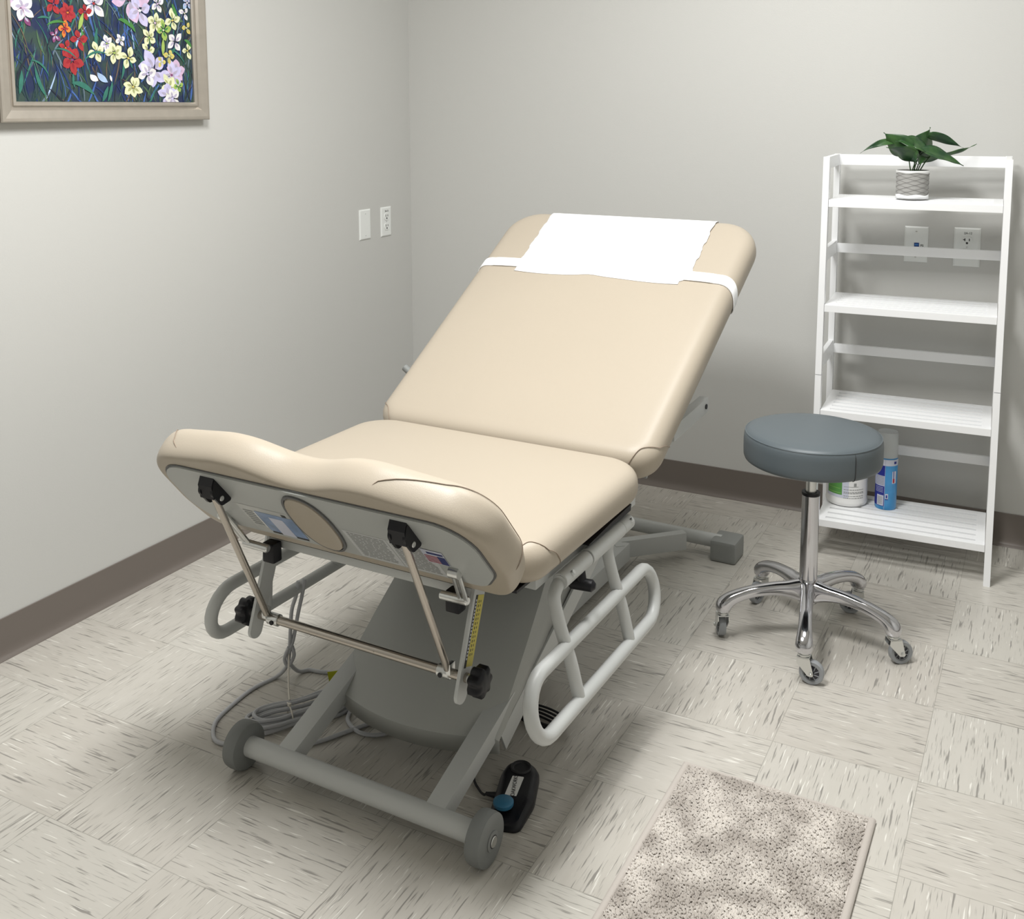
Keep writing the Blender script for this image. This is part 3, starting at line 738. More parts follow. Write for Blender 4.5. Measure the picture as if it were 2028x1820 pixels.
for s in (-1, 1):
    a0 = V((.10*s, .50, .060)); a1 = V((.0*s, .9, .05))
    b0 = V((-.03*s, 1.28, .050)); b1 = V((.165*s, 1.475, .052)); d = (b1-b0).normalized()
    box(bm, (b0+b1)/2, ((b1-b0).length, .030, .055), .004, rot=axes(d, (-d.y, d.x, 0)))
box(bm, (0, .90, .048), (.09, .84, .055), .005); P('base_beam', bm, M_gmetal)
bm = B(); cyl(bm, (-.27, 1.524, .048), (.27, 1.524, .048), .0215, n=26); P('rear_tube', bm, M_gmetal)
for s in (-1, 1):
    bm = B(); box(bm, (.287*s, 1.524, .034), (.082, .096, .068), .013, segs=4); P('rear_foot', bm, M_rubber2, label='grey rubber foot block')

# elastic band and paper sheet on the backrest
eb = thing('elastic_band', 'white elastic band stretched across the beige backrest, holding the paper', 'elastic band', (1.16, -2.018, 0), TB_ROT)
def wrap_section(v, lift, n=50, half=None):
    pts_ = []
    for i in range(n+1):
        th_ = -PI/2+PI*i/n
    return pts_
def back_cross(off):
    """cross-section (x, h) over the cushion top, from left underside to right underside"""
    pts_ = []
    for k in range(0, 21):
        th_ = -PI*0.46+PI*0.96*k/20
        th_ = min(th_, PI/2)
        cx = abs(math.cos(th_))**(2/2.4); sx = math.copysign(abs(math.sin(th_))**(2/2.4), th_)
        pts_.append((-(0.404-0.052*(1-cx))-off*abs(math.cos(th_))**.5, BT/2*(1+sx)+off*max(0, math.sin(th_))+(-off if math.sin(th_) < -.8 else 0)))
    right = [(-x, h) for x, h in pts_[::-1]]
    mid = [(x, BT+0.0046*(1-(abs(x)/.365)**8)+off) for x in np.linspace(-.34, .34, 25)]
    return pts_+mid+right
bm = B(); rows = []
cs = back_cross(.0030); cs2 = back_cross(.0008)
for v0, c_ in ((.630, cs2), (.630, cs), (.668, cs), (.668, cs2)):
    rows.append([bm.verts.new(fb(x-.0145, v0-.035*max(0, (abs(x)-.36)/.05)*(1 if x > 0 else .5)*(1-max(0, h)/BT)*1.2-.004*(x > 0)*0, h)) for x, h in c_])
for a, b in zip(rows, rows[1:]+rows[:1]):
    for i in range(len(a)-1): bm.faces.new((a[i], a[i+1], b[i+1], b[i]))
obj('band', bm, M_paper, eb)
bm = B(); rnd = random.Random(11)
nx, ny = 30, 26; grid = []
for j in range(ny+1):
    row = []
    for i in range(nx+1):
        s = i/nx; t = j/ny
        x0 = -.277; x1 = .262-.020*max(0, min(1, (.08-t)/.03))
        wob = .0022*math.sin(t*26)+.0015*math.sin(t*57+1)
        x = x0+(x1-x0)*s+(wob if i == 0 else 0)*(1)+(-wob if i == nx else 0)
        vlo = .612-.004*math.sin(s*9)+.006*math.exp(-((s-.47)/.07)**2)
        vv_ = vlo+(.931-vlo)*t
        # follow the rounded end of the cushion
        h = BT+.0050
        if vv_ > .878:
            q = (vv_-.878)/.053; th_ = PI/2*(1-q*.75); h = BT/2*(1+abs(math.sin(th_))**(2/2.4))+.004; vv_ = .884+.052*abs(math.cos(th_))**(2/2.4)+.0015
        if vv_ < .683: h = BT+.0046
        row.append(bm.verts.new(fb(x, vv_, h)))
    grid.append(row)
for j in range(ny):
    for i in range(nx): bm.faces.new((grid[j][i], grid[j][i+1], grid[j+1][i+1], grid[j+1][i]))
ps = obj('paper_sheet', bm, M_paper); ps.location = (1.16, -2.018, 0); ps.rotation_euler = (0, 0, TB_ROT)
md = ps.modifiers.new('thick', 'SOLIDIFY'); md.thickness = .0006; md.offset = 1
tag(ps, 'torn white paper sheet lying over the top of the beige backrest under an elastic band', 'paper')

# ------------------------------------------------------------------ cables
TM = Matrix.Translation((1.16, -2.018, 0)) @ Matrix.Rotation(TB_ROT, 4, 'Z')
def place(o): o.location = (1.16, -2.018, 0); o.rotation_euler = (0, 0, TB_ROT); return o
def cpath(pts, n=7): return catmull(pts, n)
gc = thing('grey_power_cable', 'long grey cable looped over the left rail and coiled on the floor by the wheel', 'cable', (1.16, -2.018, 0), TB_ROT)
bm = B(); z = .005
tube(bm, cpath([(-.392, .300, .275), (-.398, .298, .24), (-.410, .294, .20), (-.420, .298, .14), (-.432, .305, .075), (-.455, .318, .03), (-.476, .303, z), (-.490, .238, z), (-.484, .161, z), (-.471, .098, z), (-.443, .058, z), (-.410, .037, z), (-.375, .045, z), (-.345, .075, z)]), .0048, 10)
tube(bm, cpath([(-.388, .318, .275), (-.392, .314, .24), (-.402, .308, .19), (-.418, .306, .12), (-.428, .300, .085), (-.438, .312, .05), (-.440, .345, .01), (-.425, .370, z), (-.395, .376, z), (-.349, .392, z), (-.27, .40, z)]), .0048, 10)
tube(bm, cpath([(-.425, .296, .10), (-.436, .292, .070), (-.430, .298, .05), (-.418, .306, .075), (-.422, .305, .10)]), .0045, 10)
obj('loose_cable', bm, M_cord, gc)
bm = B()
cc = V((-.322, .195, 0)); ax = V((.115, .158, 0)).normalized(); pp = V((-ax.y, ax.x, 0))
for k in range(6):
    L_ = .118+.008*math.sin(k*2.1); W_ = .034+.007*(k % 3); zz = .006+.009*(k//2); pts_ = []
    for i in range(22):
        a = 2*PI*i/22; e = math.cos(a)
        wv = W_*math.sin(a)*(0.35+0.65*abs(e)**.7)
        pts_.append(cc+ax*(L_*e+.004*k)+pp*(wv+.005*(k-3))+V((0, 0, zz+.002*math.sin(3*a+k))))
    tube(bm, catmull(pts_, 3, True), .0047, 8, closed=True)
obj('coiled_cable', bm, M_cord, gc)
bm = B()
tube(bm, cpath([(-.236, .30, z), (-.222, .27, z), (-.203, .240, z), (-.158, .218, z), (-.120, .224, z), (-.095, .250, z), (-.092, .29, z), (-.12, .33, z)]), .0047, 8)
tube(bm, cpath([(-.12, .30, z), (-.150, .262, z), (-.178, .210, z), (-.206, .155, z), (-.235, .12, z), (-.265, .11, z)]), .0047, 8)
obj('trailing_cable', bm, M_cord, gc)
bm = B(); tube(bm, cpath([(-.428, .300, .082), (-.400, .265, .060), (-.365, .225, .040), (-.345, .205, .034)]), .0022, 6)
ring_pts = [cc+V((-.010, -.006, .016))+pp*(.034*math.cos(2*PI*i/16))+V((0, 0, .016*math.sin(2*PI*i/16))) for i in range(16)]
tube(bm, ring_pts, .0016, 6, closed=True); box(bm, cc+V((-.010, -.006, .035)), (.007, .007, .006), .001)
obj('cable_tie', bm, M_cordw, gc)['label'] = 'white string tie around the coil'
bm = B(); box(bm, (-.318, .333, .034), (.026, .0012, .030), rot=Matrix.Rotation(.5, 3, 'Z') @ Matrix.Rotation(-.15, 3, 'Y'))
tri = [(-.318, .331, .032)]
lb = obj('cable_label', bm, M_ygrn, gc, smooth=False); lb['label'] = 'yellow-green warning tag'
bm = B(); R3 = Matrix.Rotation(.5, 3, 'Z'); c0 = V((-.3175, .3318, .028))
tp = [c0+R3 @ V((x, 0, zz_)) for x, zz_ in ((-.007, -.006), (.007, -.006), (0, .007))]
tube(bm, [tp[0], tp[1], tp[2]], .0008, 4, closed=True); obj('warning_triangle', bm, M_slot, lb, smooth=False)

# foot pedal ------------------------------------------------------
fp = thing('foot_pedal', 'black two-button foot pedal lying on the floor beside the right front wheel', 'foot pedal', (1.427, -1.837, 0), math.radians(16))
def FPm(bm_pts): return bm_pts
fpo = rpoly([(-.037, -.098, .016), (.030, -.098, .018), (.046, -.02, .10), (.041, .075, .045), (.012, .098, .035), (-.028, .092, .035), (-.038, .05, .06)], 8)
bm = B(); rings_ = []
for ins, zz in ((.002, 0), (0, .004), (0, .016), (.004, .024), (.009, .028)):
    rings_.append([bm.verts.new(V((x*(1-ins/.045), y*(1-ins/.098), zz-(0.012*max(0, (-y-.062)/.036) if zz > .012 else 0)))) for x, y in fpo])
for a, b in zip(rings_, rings_[1:]): bridge(bm, a, b)
bm.faces.new(rings_[0])
prev = rings_[-1]
for s in (.8, .5, .2):
    q = [bm.verts.new(V((v.co.x*s, v.co.y*s, .0285 if v.co.y*s > -.06 else v.co.z))) for v in rings_[-1]]; bridge(bm, prev, q); prev = q
bm.faces.new(prev)
obj('pedal_housing', bm, M_black, fp)
bm = B(); lathe(bm, [(.0001, .028), (.019, .028), (.0205, .031), (.0205, .0365), (.018, .0385), (.0001, .0385)], (-.010, -.056, 0), 32); obj('blue_button', bm, M_blue, fp)['label'] = 'round blue button'
bm = B(); lathe(bm, [(.0001, .0290), (.0150, .0290), (.0165, .0315), (.0205, .0325), (.0225, .030), (.0225, .027), (.0001, .027)], (.002, .066, 0), 32); obj('black_button', bm, M_blackm, fp)
bm = B(); prism(bm, [(x, y, .0286) for x, y in rpoly([(-.014, -.026, .002), (.010, -.026, .002), (.014, .036, .002), (-.010, .036, .002)], 3)], (0, 0, .0008))
bd = obj('badge', bm, M_plastic, fp, smooth=False)
text_obj('badge_lettering', 'OAKWORKS', .0118, M_slot, bd, (0, .005, .0297), axes((-.08, 1, 0), (-1, -.08, 0)), .0002)['label'] = 'black lettering'
inv = (Matrix.Translation((1.427, -1.837, 0)) @ Matrix.Rotation(math.radians(16), 4, 'Z')).inverted() @ TM
def TP(pts): return [inv @ V(p) for p in pts]
bm = B(); tube(bm, [V((-.030, -.008, .012)), V((-.058, -.004, .010))], 0, 12, radii=[.0072, .0036])
obj('strain_relief', bm, M_blackm, fp)
s0 = V((-.056, -.004, .010)); s0t = inv.inverted() @ s0
bm = B(); tube(bm, TP(cpath([tuple(s0t), (.203, .166, .007), (.187, .176, .005), (.160, .200, .005), (.137, .245, .005), (.132, .31, .005), (.138, .36, .005), (.142, .41, .006), (.136, .46, .012)])), .0026, 8)
obj('pedal_cord', bm, M_blackm, fp)
bm = B()
for k in range(4):
    pts_ = []
    for i in range(18):
        a = 2*PI*i/18; pts_.append((.185+.062*math.cos(a)+.003*k, .447+(.020+.003*k)*math.sin(a)-.16*(.06*math.cos(a))+.004*k, .006+.004*k))
    tube(bm, TP(catmull(pts_, 3, True)), .0026, 6, closed=True)
obj('coiled_cord', bm, M_blackm, fp)
bm = B(); tube(bm, TP([(.108, .478, .020), (.130, .466, .014), (.160, .458, .012)]), 0, 10, radii=[.006, .010, .010]); obj('cord_wrap', bm, M_blackm, fp)

# ------------------------------------------------------------------ rolling stool
SX, SY = 1.815, -0.894
st = thing('rolling_stool', 'round slate grey vinyl stool on a chrome five-star base with casters', 'stool', (SX, SY, 0), 0)
def SP(name, bm, m, parent=st, smooth=True, mats=None): return obj(name, bm, m, parent, smooth, mats)
bm = B()
R0 = .1755
prof = [(.0001, .488), (.150, .488), (.166, .489), (.1725, .493), (.1750, .500), (R0, .515), (R0, .540), (.1745, .553), (.1725, .5595), (.1700, .5630), (.1690, .5635), (.1675, .5655), (.155, .5695), (.12, .5725), (.06, .5745), (.0001, .575)]
lathe(bm, prof, (0, 0, 0), 72); seat_ = SP('padded_seat', bm, M_stool)
bm = B(); tube(bm, [V((.1712*math.cos(a), .1712*math.sin(a), .5618)) for a in np.linspace(0, 2*PI, 73)[:-1]], .0018, 6, closed=True); SP('piping', bm, M_stool, seat_)
bm = B(); aa = math.radians(-43); tube(bm, [V((r_*math.cos(aa), r_*math.sin(aa), z_)) for r_, z_ in ((.1712, .5605), (.1752, .550), (.1762, .540), (.1762, .515), (.1757, .500), (.1730, .493), (.166, .4885))], .0009, 5); SP('side_seam', bm, M_slot, seat_)
bm = B(); cyl(bm, (0, 0, .480), (0, 0, .489), .10, n=40); SP('seat_plate', bm, M_black)
bm = B(); cyl(bm, (0, 0, .38), (0, 0, .482), .0138, n=28); SP('gas_lift', bm, M_zinc)
bm = B(); cyl(bm, (0, 0, .155), (0, 0, .400), .0228, n=40); SP('column', bm, M_chrome)
bm = B(); lathe(bm, [(.0150, .402), (.0150, .4045), (.0235, .4045), (.0238, .400), (.0233, .3965), (.0150, .3965)], (0, 0, 0), 36); SP('column_collar', bm, M_black)
bm = B(); lathe(bm, [(.0001, .098), (.020, .098), (.026, .104), (.0285, .125), (.0275, .150), (.0245, .164), (.0235, .168), (.0001, .168)], (0, 0, 0), 40); SP('base_hub', bm, M_chrome)
def leg_mesh(ang):
    """swept arm: (radius, z, half width, half height)"""
    S = [(.012, .134, .021, .030), (.030, .136, .0195, .027), (.055, .1375, .0175, .0205), (.085, .1385, .0165, .0170), (.120, .1355, .0160, .0150), (.155, .129, .0165, .0145), (.185, .1195, .0175, .0150), (.204, .1105, .0190, .0165), (.217, .1000, .0210, .0185), (.2235, .0900, .0215, .0195), (.2245, .0800, .0190, .0175)]
    bm = B(); rs = []
    P_ = catmull([(a, 0, b) for a, b, _, _ in S], 4); Wd = catmull([(c, d, 0) for _, _, c, d in S], 4)
    R3 = Matrix.Rotation(ang, 3, 'Z')
    for i, p in enumerate(P_):
        t = (P_[min(i+1, len(P_)-1)]-P_[max(i-1, 0)]).normalized(); nrm = V((-t.z, 0, t.x)); side = V((0, 1, 0))
        q = []
        for k in range(20):
            a = 2*PI*k/20; cs_, sn = math.cos(a), math.sin(a)
            hh = Wd[i].y*(1 if sn > 0 else 1.0)
            q.append(bm.verts.new(R3 @ (p+side*(Wd[i].x*math.copysign(abs(cs_)**.8, cs_))+nrm*(hh*math.copysign(abs(sn)**(.8 if sn > 0 else .55), sn)))))
        rs.append(q)
    for a, b in zip(rs, rs[1:]): bridge(bm, a, b)
    bm.faces.new(rs[0]); bm.faces.new(rs[-1])
    return bm
def caster(ang, trail):
    """stem under the tip of the arm at angle ang; wheel trails towards world angle trail"""
    sx, sy = .2245*math.cos(ang), .2245*math.sin(ang)
    cst = bpy.data.objects.new('caster', None); C.objects.link(cst); cst.parent = st; cst.location = (sx, sy, 0); cst.rotation_euler = (0, 0, trail); cst.empty_display_size = .02
    wx = .020
    bm = B(); lathe(bm, [(.0001, .0690), (.0125, .0690), (.0150, .0705), (.0150, .0735), (.0125, .0745), (.0120, .0765), (.0140, .0775), (.0140, .0800), (.0001, .0805)], (0, 0, 0), 28); SP('swivel_ring', bm, M_zinc, cst)
    bm = B()
    for s in (-1, 1):
        pts_ = rpoly([(-.014, .0685, .004), (.016, .0685, .004), (wx+.0075, .024, .0075), (wx-.0075, .024, .0075), (-.016, .055, .006)], 5)
        prism(bm, [(a, s*.0140-.001, b) for a, b in pts_], (0, .002, 0))
    prism(bm, [(a, -.0150, b) for a, b in rpoly([(-.015, .0665, .002), (.016, .0665, .002), (.016, .0695, .001), (-.015, .0695, .001)], 2)], (0, .030, 0))
    SP('fork', bm, M_zinc, cst, smooth=False)
    bm = B(); lathe(bm, [(.0205, -.0085), (.0285, -.0090), (.0300, -.0060), (.0302, 0), (.0300, .0060), (.0285, .0090), (.0205, .0085), (.0203, 0)], (wx, 0, .0302), 40, 'y')
    fs = [f_ for f_ in bm.faces if len(f_.verts) > 8]; bmesh.ops.delete(bm, geom=fs, context='FACES_ONLY')
    n_ = 40; bm.verts.ensure_lookup_table(); bridge(bm, [bm.verts[i] for i in range(7*n_, 8*n_)], [bm.verts[i] for i in range(n_)])
    SP('tyre', bm, M_wheel, cst)
    bm = B()
    lathe(bm, [(.0001, -.0065), (.0060, -.0065), (.0060, .0065), (.0001, .0065)], (wx, 0, .0302), 20, 'y')
    cyl(bm, (wx, -.0045, .0302), (wx, .0045, .0302), .0200, n=32)
    SP('wheel_disc', bm, M_hubdark, cst, smooth=False)
    bm = B()
    for s in (-1, 1):
        for k in range(9):
            a = 2*PI*k/9; c_ = V((wx, s*.0052, .0302)); p0 = c_+V((math.cos(a)*.007, 0, math.sin(a)*.007)); p1 = c_+V((math.cos(a+.35)*.0198, 0, math.sin(a+.35)*.0198))
            cyl(bm, p0, p1, .0013, n=6)
        tube(bm, [V((wx+.0198*math.cos(a), s*.0052, .0302+.0198*math.sin(a))) for a in np.linspace(0, 2*PI, 33)[:-1]], .0014, 6, closed=True)
    SP('wheel_spokes', bm, M_wheel, cst)
    bm = B(); cyl(bm, (wx, -.0195, .0302), (wx, .0195, .0302), .0038, n=14, bev=.001); cyl(bm, (wx, .0150, .0302), (wx, .0175, .0302), .0058, n=6); cyl(bm, (wx, -.0150, .0302), (wx, -.0175, .0302), .0058, n=6); SP('axle', bm, M_zinc, cst)
for ang, tr in ((-80, 2), (-8, 35), (64, 190), (136, 250), (208, 118)):
    SP('chrome_leg', leg_mesh(math.radians(ang)), M_chrome)
    caster(math.radians(ang), math.radians(tr))

# ------------------------------------------------------------------ white shelf unit
PHI = math.radians(2.58); SW, SD0, SK, SH = .522, .228, .039, 1.253
sh = thing('ladder_shelf', 'white slatted four-tier folding shelf unit against the back wall', 'shelf', (1.698, -0.097, 0), PHI)
# local: x right, -y towards the room, z up
D = lambda z: SD0+SK*(SH-z)
LW, LD = .0185, .027
def HP(name, bm, m=M_white, parent=sh, smooth=False): return obj(name, bm, m, parent, smooth)
def bar(bm, p0, p1, sx, sy, bev=.0015):
    """upright or lying bar between two points; section sx (across x) by sy"""
    p0, p1 = V(p0), V(p1); d = (p1-p0); R3 = axes(d, (1, 0, 0) if abs(d.normalized().x) < .9 else (0, 1, 0))
    box(bm, (p0+p1)/2, (d.length, sx, sy), bev, rot=R3)
ZS = [1.123, .800, .471, .124]
for s, x in ((0, LW/2), (1, SW-LW/2)):
    # split front legs with a thin dark joint at the fold
    zj = .580
    for z0, z1 in ((.0, zj-.001), (zj+.001, SH)):
        bm = B(); prism(bm, [(x-LW/2, -D(z0)-0, z0), (x+LW/2, -D(z0), z0), (x+LW/2, -D(z0)+LD, z0), (x-LW/2, -D(z0)+LD, z0)], (0, -(D(z1)-D(z0)), z1-z0)); HP('front_leg', bm)
    bm = B(); prism(bm, [(x-LW/2, 0, 0), (x+LW/2, 0, 0), (x+LW/2, LD, 0), (x-LW/2, LD, 0)], (0, 0, SH)); HP('rear_leg', bm)
    for zc, hh in ((SH-.018, .036), (.951, .040), (.616, .045), (.296, .040)):
        bm = B(); box(bm, (x, (-D(zc)+LD)/2, zc), (LW*.8, D(zc)-LD+.002, hh), .001); HP('side_rail', bm)
for zc in (SH-.018, .951-.004, .616-.004, .296-.004):
    bm = B(); box(bm, (SW/2, .006, zc), (SW-2*LW+.002, .012, .034 if zc > 1 else .030), .0012); HP('back_rail', bm)
for i, z in enumerate(ZS):
    x0, x1 = LW+.001, SW-LW-.001; d = D(z); yb = .004; th = .022
    bm = B()
    box(bm, ((x0+x1)/2, -d+.010+.002, z-th/2), (x1-x0, .024, th), .0012); ff = HP('shelf_frame', bm)
    for xx in (x0+.013, x1-.013):
        bm = B(); box(bm, (xx, (-d+.024+yb)/2, z-th/2), (.026, d-.024+yb, th-.001), .001); HP('frame_end', bm, parent=ff)
    nsl = 6; g = .0125; tot = d-.024+yb; sw_ = (tot-g*nsl)/nsl
    for k in range(nsl):
        yy = -d+.024+g+k*(sw_+g)+sw_/2
        bm = B(); box(bm, ((x0+x1)/2, yy, z-.0095), (x1-x0-.050, sw_, .018), .0008); HP('slat', bm)

# ------------------------------------------------------------------ potted plant
RT = V((math.cos(-.4813), math.sin(-.4813)*-1, 0)); RT = V((.8864, .4630*-1, 0))
px, py, pz = 1.952, -0.205, 1.1235
pl = thing('potted_plant', 'small artificial green plant in a grey cement pot on the top shelf', 'potted plant', (px, py, pz), 0)
bm = B(); rp = []
n = 64; pr_ = [(.0001, 0), (.040, 0), (.0440, .003), (.0455, .012), (.0462, .045), (.0470, .083), (.0470, .0885), (.0440, .0890), (.0425, .085), (.0420, .079), (.0001, .078)]
lathe(bm, pr_, (0, 0, 0), n)
pot = obj('pot', bm, M_pot, pl)
bm = B()
for k, ph in ((0, 0), (1, 1.9), (2, 3.9)):
    pass
def band(zc, hh, wav, m, name):
    bm = B(); rs = []
    for j, s in enumerate((-1, 1)):
        rs.append([bm.verts.new(V(((.0457+.0012*(zc/.08)+.0008)*math.cos(2*PI*i/72), (.0457+.0012*(zc/.08)+.0008)*math.sin(2*PI*i/72), zc+s*hh+(wav*math.sin(5*2*PI*i/72+1) if s == (1 if zc < .04 else -1) else 0)))) for i in range(72)])
    bridge(bm, rs[0], rs[1]); o = obj(name, bm, m, pot); md_ = o.modifiers.new('thick', 'SOLIDIFY'); md_.thickness = .0012; md_.offset = 0; return o
band(.0095, .0060, .002, M_white, 'white_base_band'); band(.0845, .0040, .0015, M_plastic, 'rim_band')
bm = B()
for k in range(9):
    zc = .020+k*.0072
    tube(bm, [V(((.0458+.0012*zc/.08)*math.cos(a), (.0458+.0012*zc/.08)*math.sin(a), zc+.0026*math.sin(6*a+PI*(k % 2)))) for a in np.linspace(0, 2*PI, 97)[:-1]], .0007, 5, closed=True)
obj('wavy_ridges', bm, mat('pot_ridge', (.25, .245, .235), .9), pot)
bm = B(); lathe(bm, [(.0001, .076), (.0422, .076), (.0422, .0825), (.030, .084), (.0001, .085)], (0, 0, 0), 32); obj('soil', bm, M_soil, pl)
RG = V((.8863, -.0, 0)); RG = V((math.cos(.4813), math.sin(.4813), 0)); FW = V((-math.sin(.4813), math.cos(.4813), 0))
def zp(x, y, dep=0.0):      # plant sketch units: right, up, away
    return RG*((x-915)/5250.0)+FW*dep+V((0, 0, .0890+(775-y)/5250.0))
def leaf_(p0, p1, w, lift, tw0, tw1, name='leaf', fold=.25, skew=0.0):
    bm = B(); n = 14; rows = []
    mid = (p0+p1)/2+V((0, 0, lift)); d0 = (p1-p0).normalized()
    for i in range(n+1):
        s = i/n; c = p0*(1-s)**2+mid*2*s*(1-s)+p1*s*s
        t = ((mid-p0)*(1-s)+(p1-mid)*s).normalized()
        side = t.cross(V((0, 0, 1)))
        if side.length < .1: side = RG.copy()
        side.normalize(); up = side.cross(t)
        tw = tw0+(tw1-tw0)*s; sd = side*math.cos(tw)+up*math.sin(tw); up2 = up*math.cos(tw)-side*math.sin(tw)
        wf = (math.sin(PI*min(1, (s+.06)/.98)**.62))**1.0 if s < .97 else 0.04
        wf = max(.02, wf*(1-.0*s)); hw_ = w*.78*wf
        row = []
        for k in range(-3, 4):
            q = k/3; row.append(bm.verts.new(c+sd*(hw_*q)+up2*(hw_*fold*abs(q)+.0018*math.sin(s*11+q*2)*abs(q))))
        rows.append(row)
    for a, b in zip(rows, rows[1:]):
        for k in range(6): bm.faces.new((a[k], a[k+1], b[k+1], b[k]))
    o = obj(name, bm, M_leaf, pl); md_ = o.modifiers.new('thick', 'SOLIDIFY'); md_.thickness = .0005
    return o
LV = [  # start, tip, width, lift, twist at start and tip, depths
    ((800, 520, -.010), (432, 178, .006), .052, .004, -.9, -1.3),
    ((640, 330, .010), (82, 508, .012), .015, .022, .9, 1.45),
    ((880, 600, -.030), (398, 405, -.040), .040, .010, -.8, -.4),
    ((1060, 460, -.020), (590, 318, -.012), .044, .018, .5, .9),
    ((960, 560, .010), (690, 300, .020), .050, .006, -1.2, -1.2),
    ((1080, 610, .020), (1228, 100, .030), .074, .006, 1.3, 1.5),
    ((960, 500, .030), (1130, 230, .035), .050, .004, 1.3, 1.2),
    ((1180, 225, .020), (1742, 432, .015), .022, .008, .9, 1.2),
    ((1350, 560, .0), (1940, 366, .010), .014, -.010, .9, .7),
    ((980, 470, -.030), (1652, 705, -.030), .040, .012, -.5, -.9),
    ((1010, 600, .0), (1420, 590, .010), .034, .002, .9, .8),
    ((930, 520, -.035), (930, 690, -.045), .040, .004, .8, .5),
    ((760, 480, -.02), (900, 680, -.040), .040, .006, 1.2, .8)]
for a, b, w_, lf, t0, t1 in LV: leaf_(zp(*a), zp(*b), w_, lf, t0, t1)
for (x0, a) in ((880, (800, 520, -.010)), (900, (930, 520, -.03)), (925, (1000, 560, 0)), (945, (960, 540, .02)), (960, (1080, 610, .02)), (985, (1100, 560, .0)), (1015, (1180, 560, .0))):
    bm = B(); p0 = zp(x0, 800, 0); p1 = zp(*a); tube(bm, [p0, (p0+p1)/2+V((0, 0, .004)), p1], .0018, 6); obj('stem', bm, M_leaf, pl)

# ------------------------------------------------------------------ things on the bottom shelf
SB = Matrix.Translation((1.698, -0.097, 0)) @ Matrix.Rotation(PHI, 4, 'Z')
tubx, tuby = 1.787, -0.168
wt = thing('wipes_canister', 'white plastic canister with a green label standing on the bottom shelf behind the stool', 'canister', (tubx, tuby, .1242), 0)
bm = B(); lathe(bm, [(.0001, .0), (.056, .0), (.0625, .003), (.0650, .009), (.0655, .014), (.0640, .0165), (.0640, .140), (.0650, .145), (.060, .155), (.0001, .155)], (0, 0, 0), 56); obj('canister_body', bm, M_plastic, wt)
bm = B(); lathe(bm, [(.0001, .155), (.058, .155), (.060, .158), (.060, .175), (.056, .180), (.0001, .182)], (0, 0, 0), 48); obj('lid', bm, M_plastic, wt)
def curved(bm, R_, a0, a1, z0, z1, mi, lift=.0004, n=None):
    n = n or max(2, int(abs(a1-a0)/.08)+1); rs = []
    for z_ in (z0, z1): rs.append([bm.verts.new(V(((R_+lift)*math.cos(a0+(a1-a0)*i/n), (R_+lift)*math.sin(a0+(a1-a0)*i/n), z_))) for i in range(n+1)])
    for i in range(n):
        f_ = bm.faces.new((rs[0][i], rs[0][i+1], rs[1][i+1], rs[1][i])); f_.material_index = mi
va_ = math.atan2(-3.586-tuby, 2.34-tubx)      # direction of the room side
bm = B(); curved(bm, .0640, va_-1.15, va_+.1, .030, .130, 2, .0003); curved(bm, .0640, va_-1.05, va_-.22, .040, .125, 0, .0006)
curved(bm, .0640, va_-1.0, va_-.26, .045, .047, 3, .0008); curved(bm, .0640, va_-.95, va_-.3, .060, .0615, 3, .0008)
rnd = random.Random(4)
for z_ in (.030, .037, .046, .050, .058):
    a = va_-.14
    while a < va_+.9: l = rnd.uniform(.04, .14); curved(bm, .0640, a, a+l, z_, z_+.0022, 1, .0006, 2); a += l+.025
curved(bm, .0640, va_-.14, va_+.6, .068, .0692, 1, .0006); curved(bm, .0640, va_+.35, va_+.48, .0705, .081, 1, .0006)
obj('label', bm, None, wt, mats=[M_grn, M_greytxt, M_lite, mat('label_lime', (.25, .5, .12), .4)])
canx, cany = 1.908, -0.165
sc_ = thing('spray_can', 'blue aerosol spray can with a translucent cap on the bottom shelf', 'spray can', (canx, cany, .1242), 0)
bm = B(); lathe(bm, [(.0001, .002), (.029, .002), (.0315, .0), (.0330, .003), (.0330, .160), (.0325, .164), (.0300, .172), (.0001, .172)], (0, 0, 0), 48); obj('can_body', bm, M_cyan, sc_)
bm = B(); lathe(bm, [(.0001, .170), (.0322, .170), (.0325, .173), (.0315, .248), (.0300, .251), (.0001, .251)], (0, 0, 0), 40); obj('cap', bm, M_cap, sc_)
bm = B(); cyl(bm, (0, 0, .172), (0, 0, .20), .009, n=16); cyl(bm, (0, 0, .20), (0, 0, .215), .006, n=16); obj('nozzle', bm, M_plastic, sc_)
vc = math.atan2(-3.586-cany, 2.34-canx); Rc = .0330
bm = B()
curved(bm, Rc, vc-1.5, vc+1.6, .146, .166, 0); curved(bm, Rc, vc-1.5, vc-.12, .012, .078, 1, .0003)
curved(bm, Rc, vc-1.5, vc-.12, .078, .112, 2, .0005); curved(bm, Rc, vc-1.5, vc-.12, .112, .146, 1, .0002)
curved(bm, Rc, vc-.86, vc-.20, .014, .048, 0, .0007)
for k in range(9): curved(bm, Rc, vc-.78, vc-.28, .018+k*.0030, .0195+k*.0030, 3, .0010)
curved(bm, Rc, vc-.05, vc+.22, .036, .054, 0, .0006); curved(bm, Rc, vc+.02, vc+.15, .040, .050, 1, .0008); curved(bm, Rc, vc-.04, vc+.21, .0345, .0375, 1, .0009)
for k in range(4): curved(bm, Rc, vc-1.1, vc-.25, .058+k*.0048, .0595+k*.0048, 2, .0006)
for k in range(6): curved(bm, Rc, vc-1.0, vc-.2, .083+k*.005, .0848+k*.005, 3, .0008)
curved(bm, Rc, vc+.55, vc+1.0, .088, .128, 0, .0006); curved(bm, Rc, vc+.62, vc+.80, .090, .104, 4, .0009); curved(bm, Rc, vc+.66, vc+.74, .104, .128, 1, .0009); curved(bm, Rc, vc+.7, vc+1.0, .152, .160, 1, .0008)
curved(bm, Rc, vc-.14, vc-.11, .0, .166, 2, .0008)
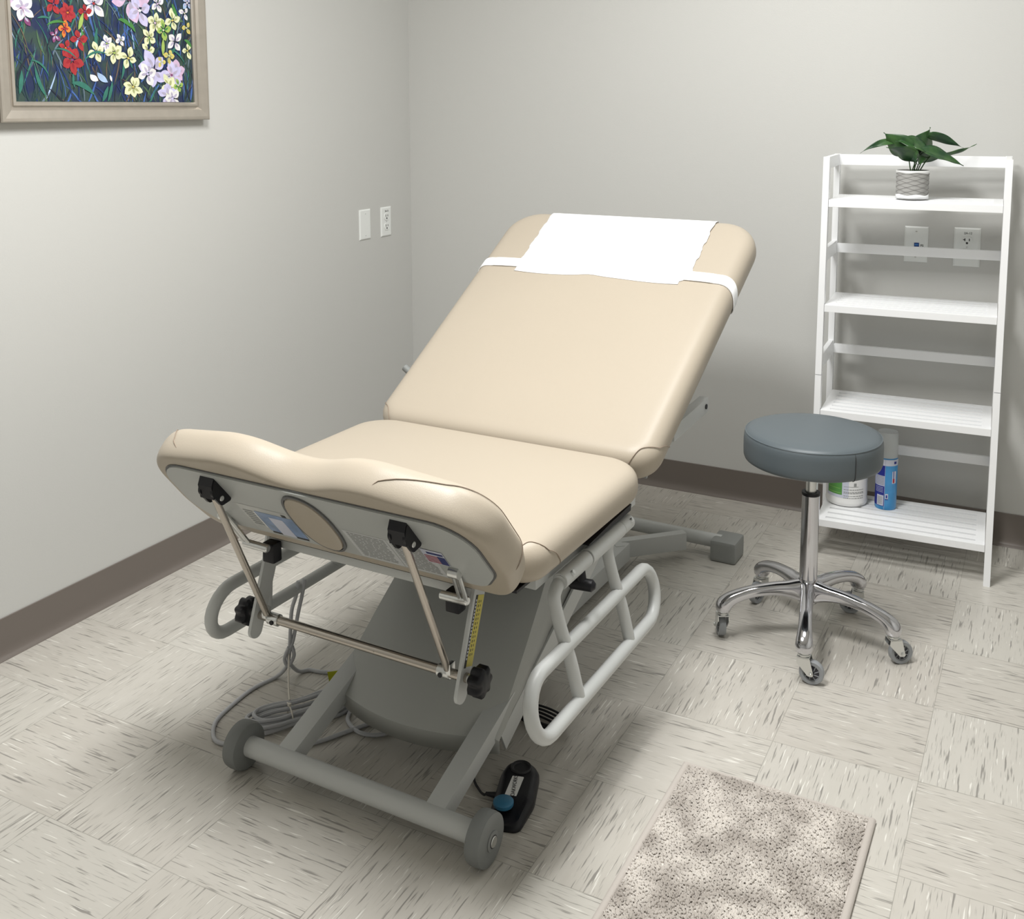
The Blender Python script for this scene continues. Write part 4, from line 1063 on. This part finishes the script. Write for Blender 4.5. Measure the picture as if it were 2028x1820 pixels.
obj('printed_label', bm, None, sc_, mats=[M_lite, M_navy, mat('can_pale', (.42, .45, .60), .4), M_greytxt, mat('can_red', (.45, .02, .04), .4)])

# ------------------------------------------------------------------ rug
rg = thing('bath_rug', 'fluffy beige and taupe bath rug on the floor at the bottom of the photo', 'rug', (1.893, -1.905, 0), math.radians(-.4))
RW, RL, RH = .394, .68, .0075
bm = B(); box(bm, (0, 0, RH/2-.0005), (RW-.02, RL-.02, RH-.001), .002); obj('backing', bm, M_pile, rg)
bm = B()
for s in (-1, 1):
    tube(bm, [V((s*(RW/2-.006), -RL/2+.004, .0052)), V((s*(RW/2-.006), 0, .0052)), V((s*(RW/2-.006), RL/2-.004, .0052))], .0052, 10)
    tube(bm, [V((-RW/2+.004, s*(RL/2-.006), .0052)), V((RW/2-.004, s*(RL/2-.006), .0052))], .0050, 10)
for v in bm.verts:
    if abs(v.co.x) > RW/2-.013: v.co.x = math.copysign(RW/2-.0065+(abs(v.co.x)-(RW/2-.006))*1.5, v.co.x)
obj('binding', bm, M_binding, rg)
rs_ = np.random.RandomState(5)
sp_ = .0036; gx_, gy_ = np.meshgrid(np.arange(-RW/2+.016, RW/2-.015, sp_), np.arange(-RL/2+.012, RL/2-.010, sp_))
gx_ = (gx_+rs_.uniform(-.002, .002, gx_.shape)).ravel(); gy_ = (gy_+rs_.uniform(-.002, .002, gy_.shape)).ravel(); nT = len(gx_)
ang_ = rs_.uniform(0, 2*PI, nT); ln = rs_.uniform(.0035, .0065, nT); hh_ = rs_.uniform(.0034, .0050, nT); wd_ = rs_.uniform(.0015, .0023, nT)
segs_ = [(0, 0, 1.0), (.10, .75, 1.0), (.55, 1.0, .95), (1.0, .62, .7)]
vv_all = []
for (a_f, h_f, w_f) in segs_:
    cxp = gx_+np.cos(ang_)*ln*a_f; cyp = gy_+np.sin(ang_)*ln*a_f; cz = RH-.002+hh_*h_f
    for k in range(3):
        ph = ang_+PI/2
        ox, oz = ((-1, 0), (1, 0), (0, 1))[k]
        vv_all.append(np.stack([cxp+np.cos(ph)*wd_*w_f*ox, cyp+np.sin(ph)*wd_*w_f*ox, cz+wd_*w_f*oz*1.3], 1))
VV = np.stack(vv_all, 1).reshape(-1, 3)      # nT * 12
fidx = []
for s_ in range(3):
    for k in range(3):
        a, b = s_*3+k, s_*3+(k+1) % 3; fidx.append((a, b, b+3, a+3))
fidx = np.array(fidx); F = (np.arange(nT)[:, None, None]*12+fidx[None]).reshape(-1, 4)
capf = (np.arange(nT)[:, None]*12+np.array([9, 10, 11])[None])
me = bpy.data.meshes.new('pile'); me.from_pydata(VV.tolist(), [], F.tolist()+capf.tolist()); me.materials.append(M_pile)
o = bpy.data.objects.new('pile', me); C.objects.link(o); o.parent = rg; o['kind'] = 'stuff'
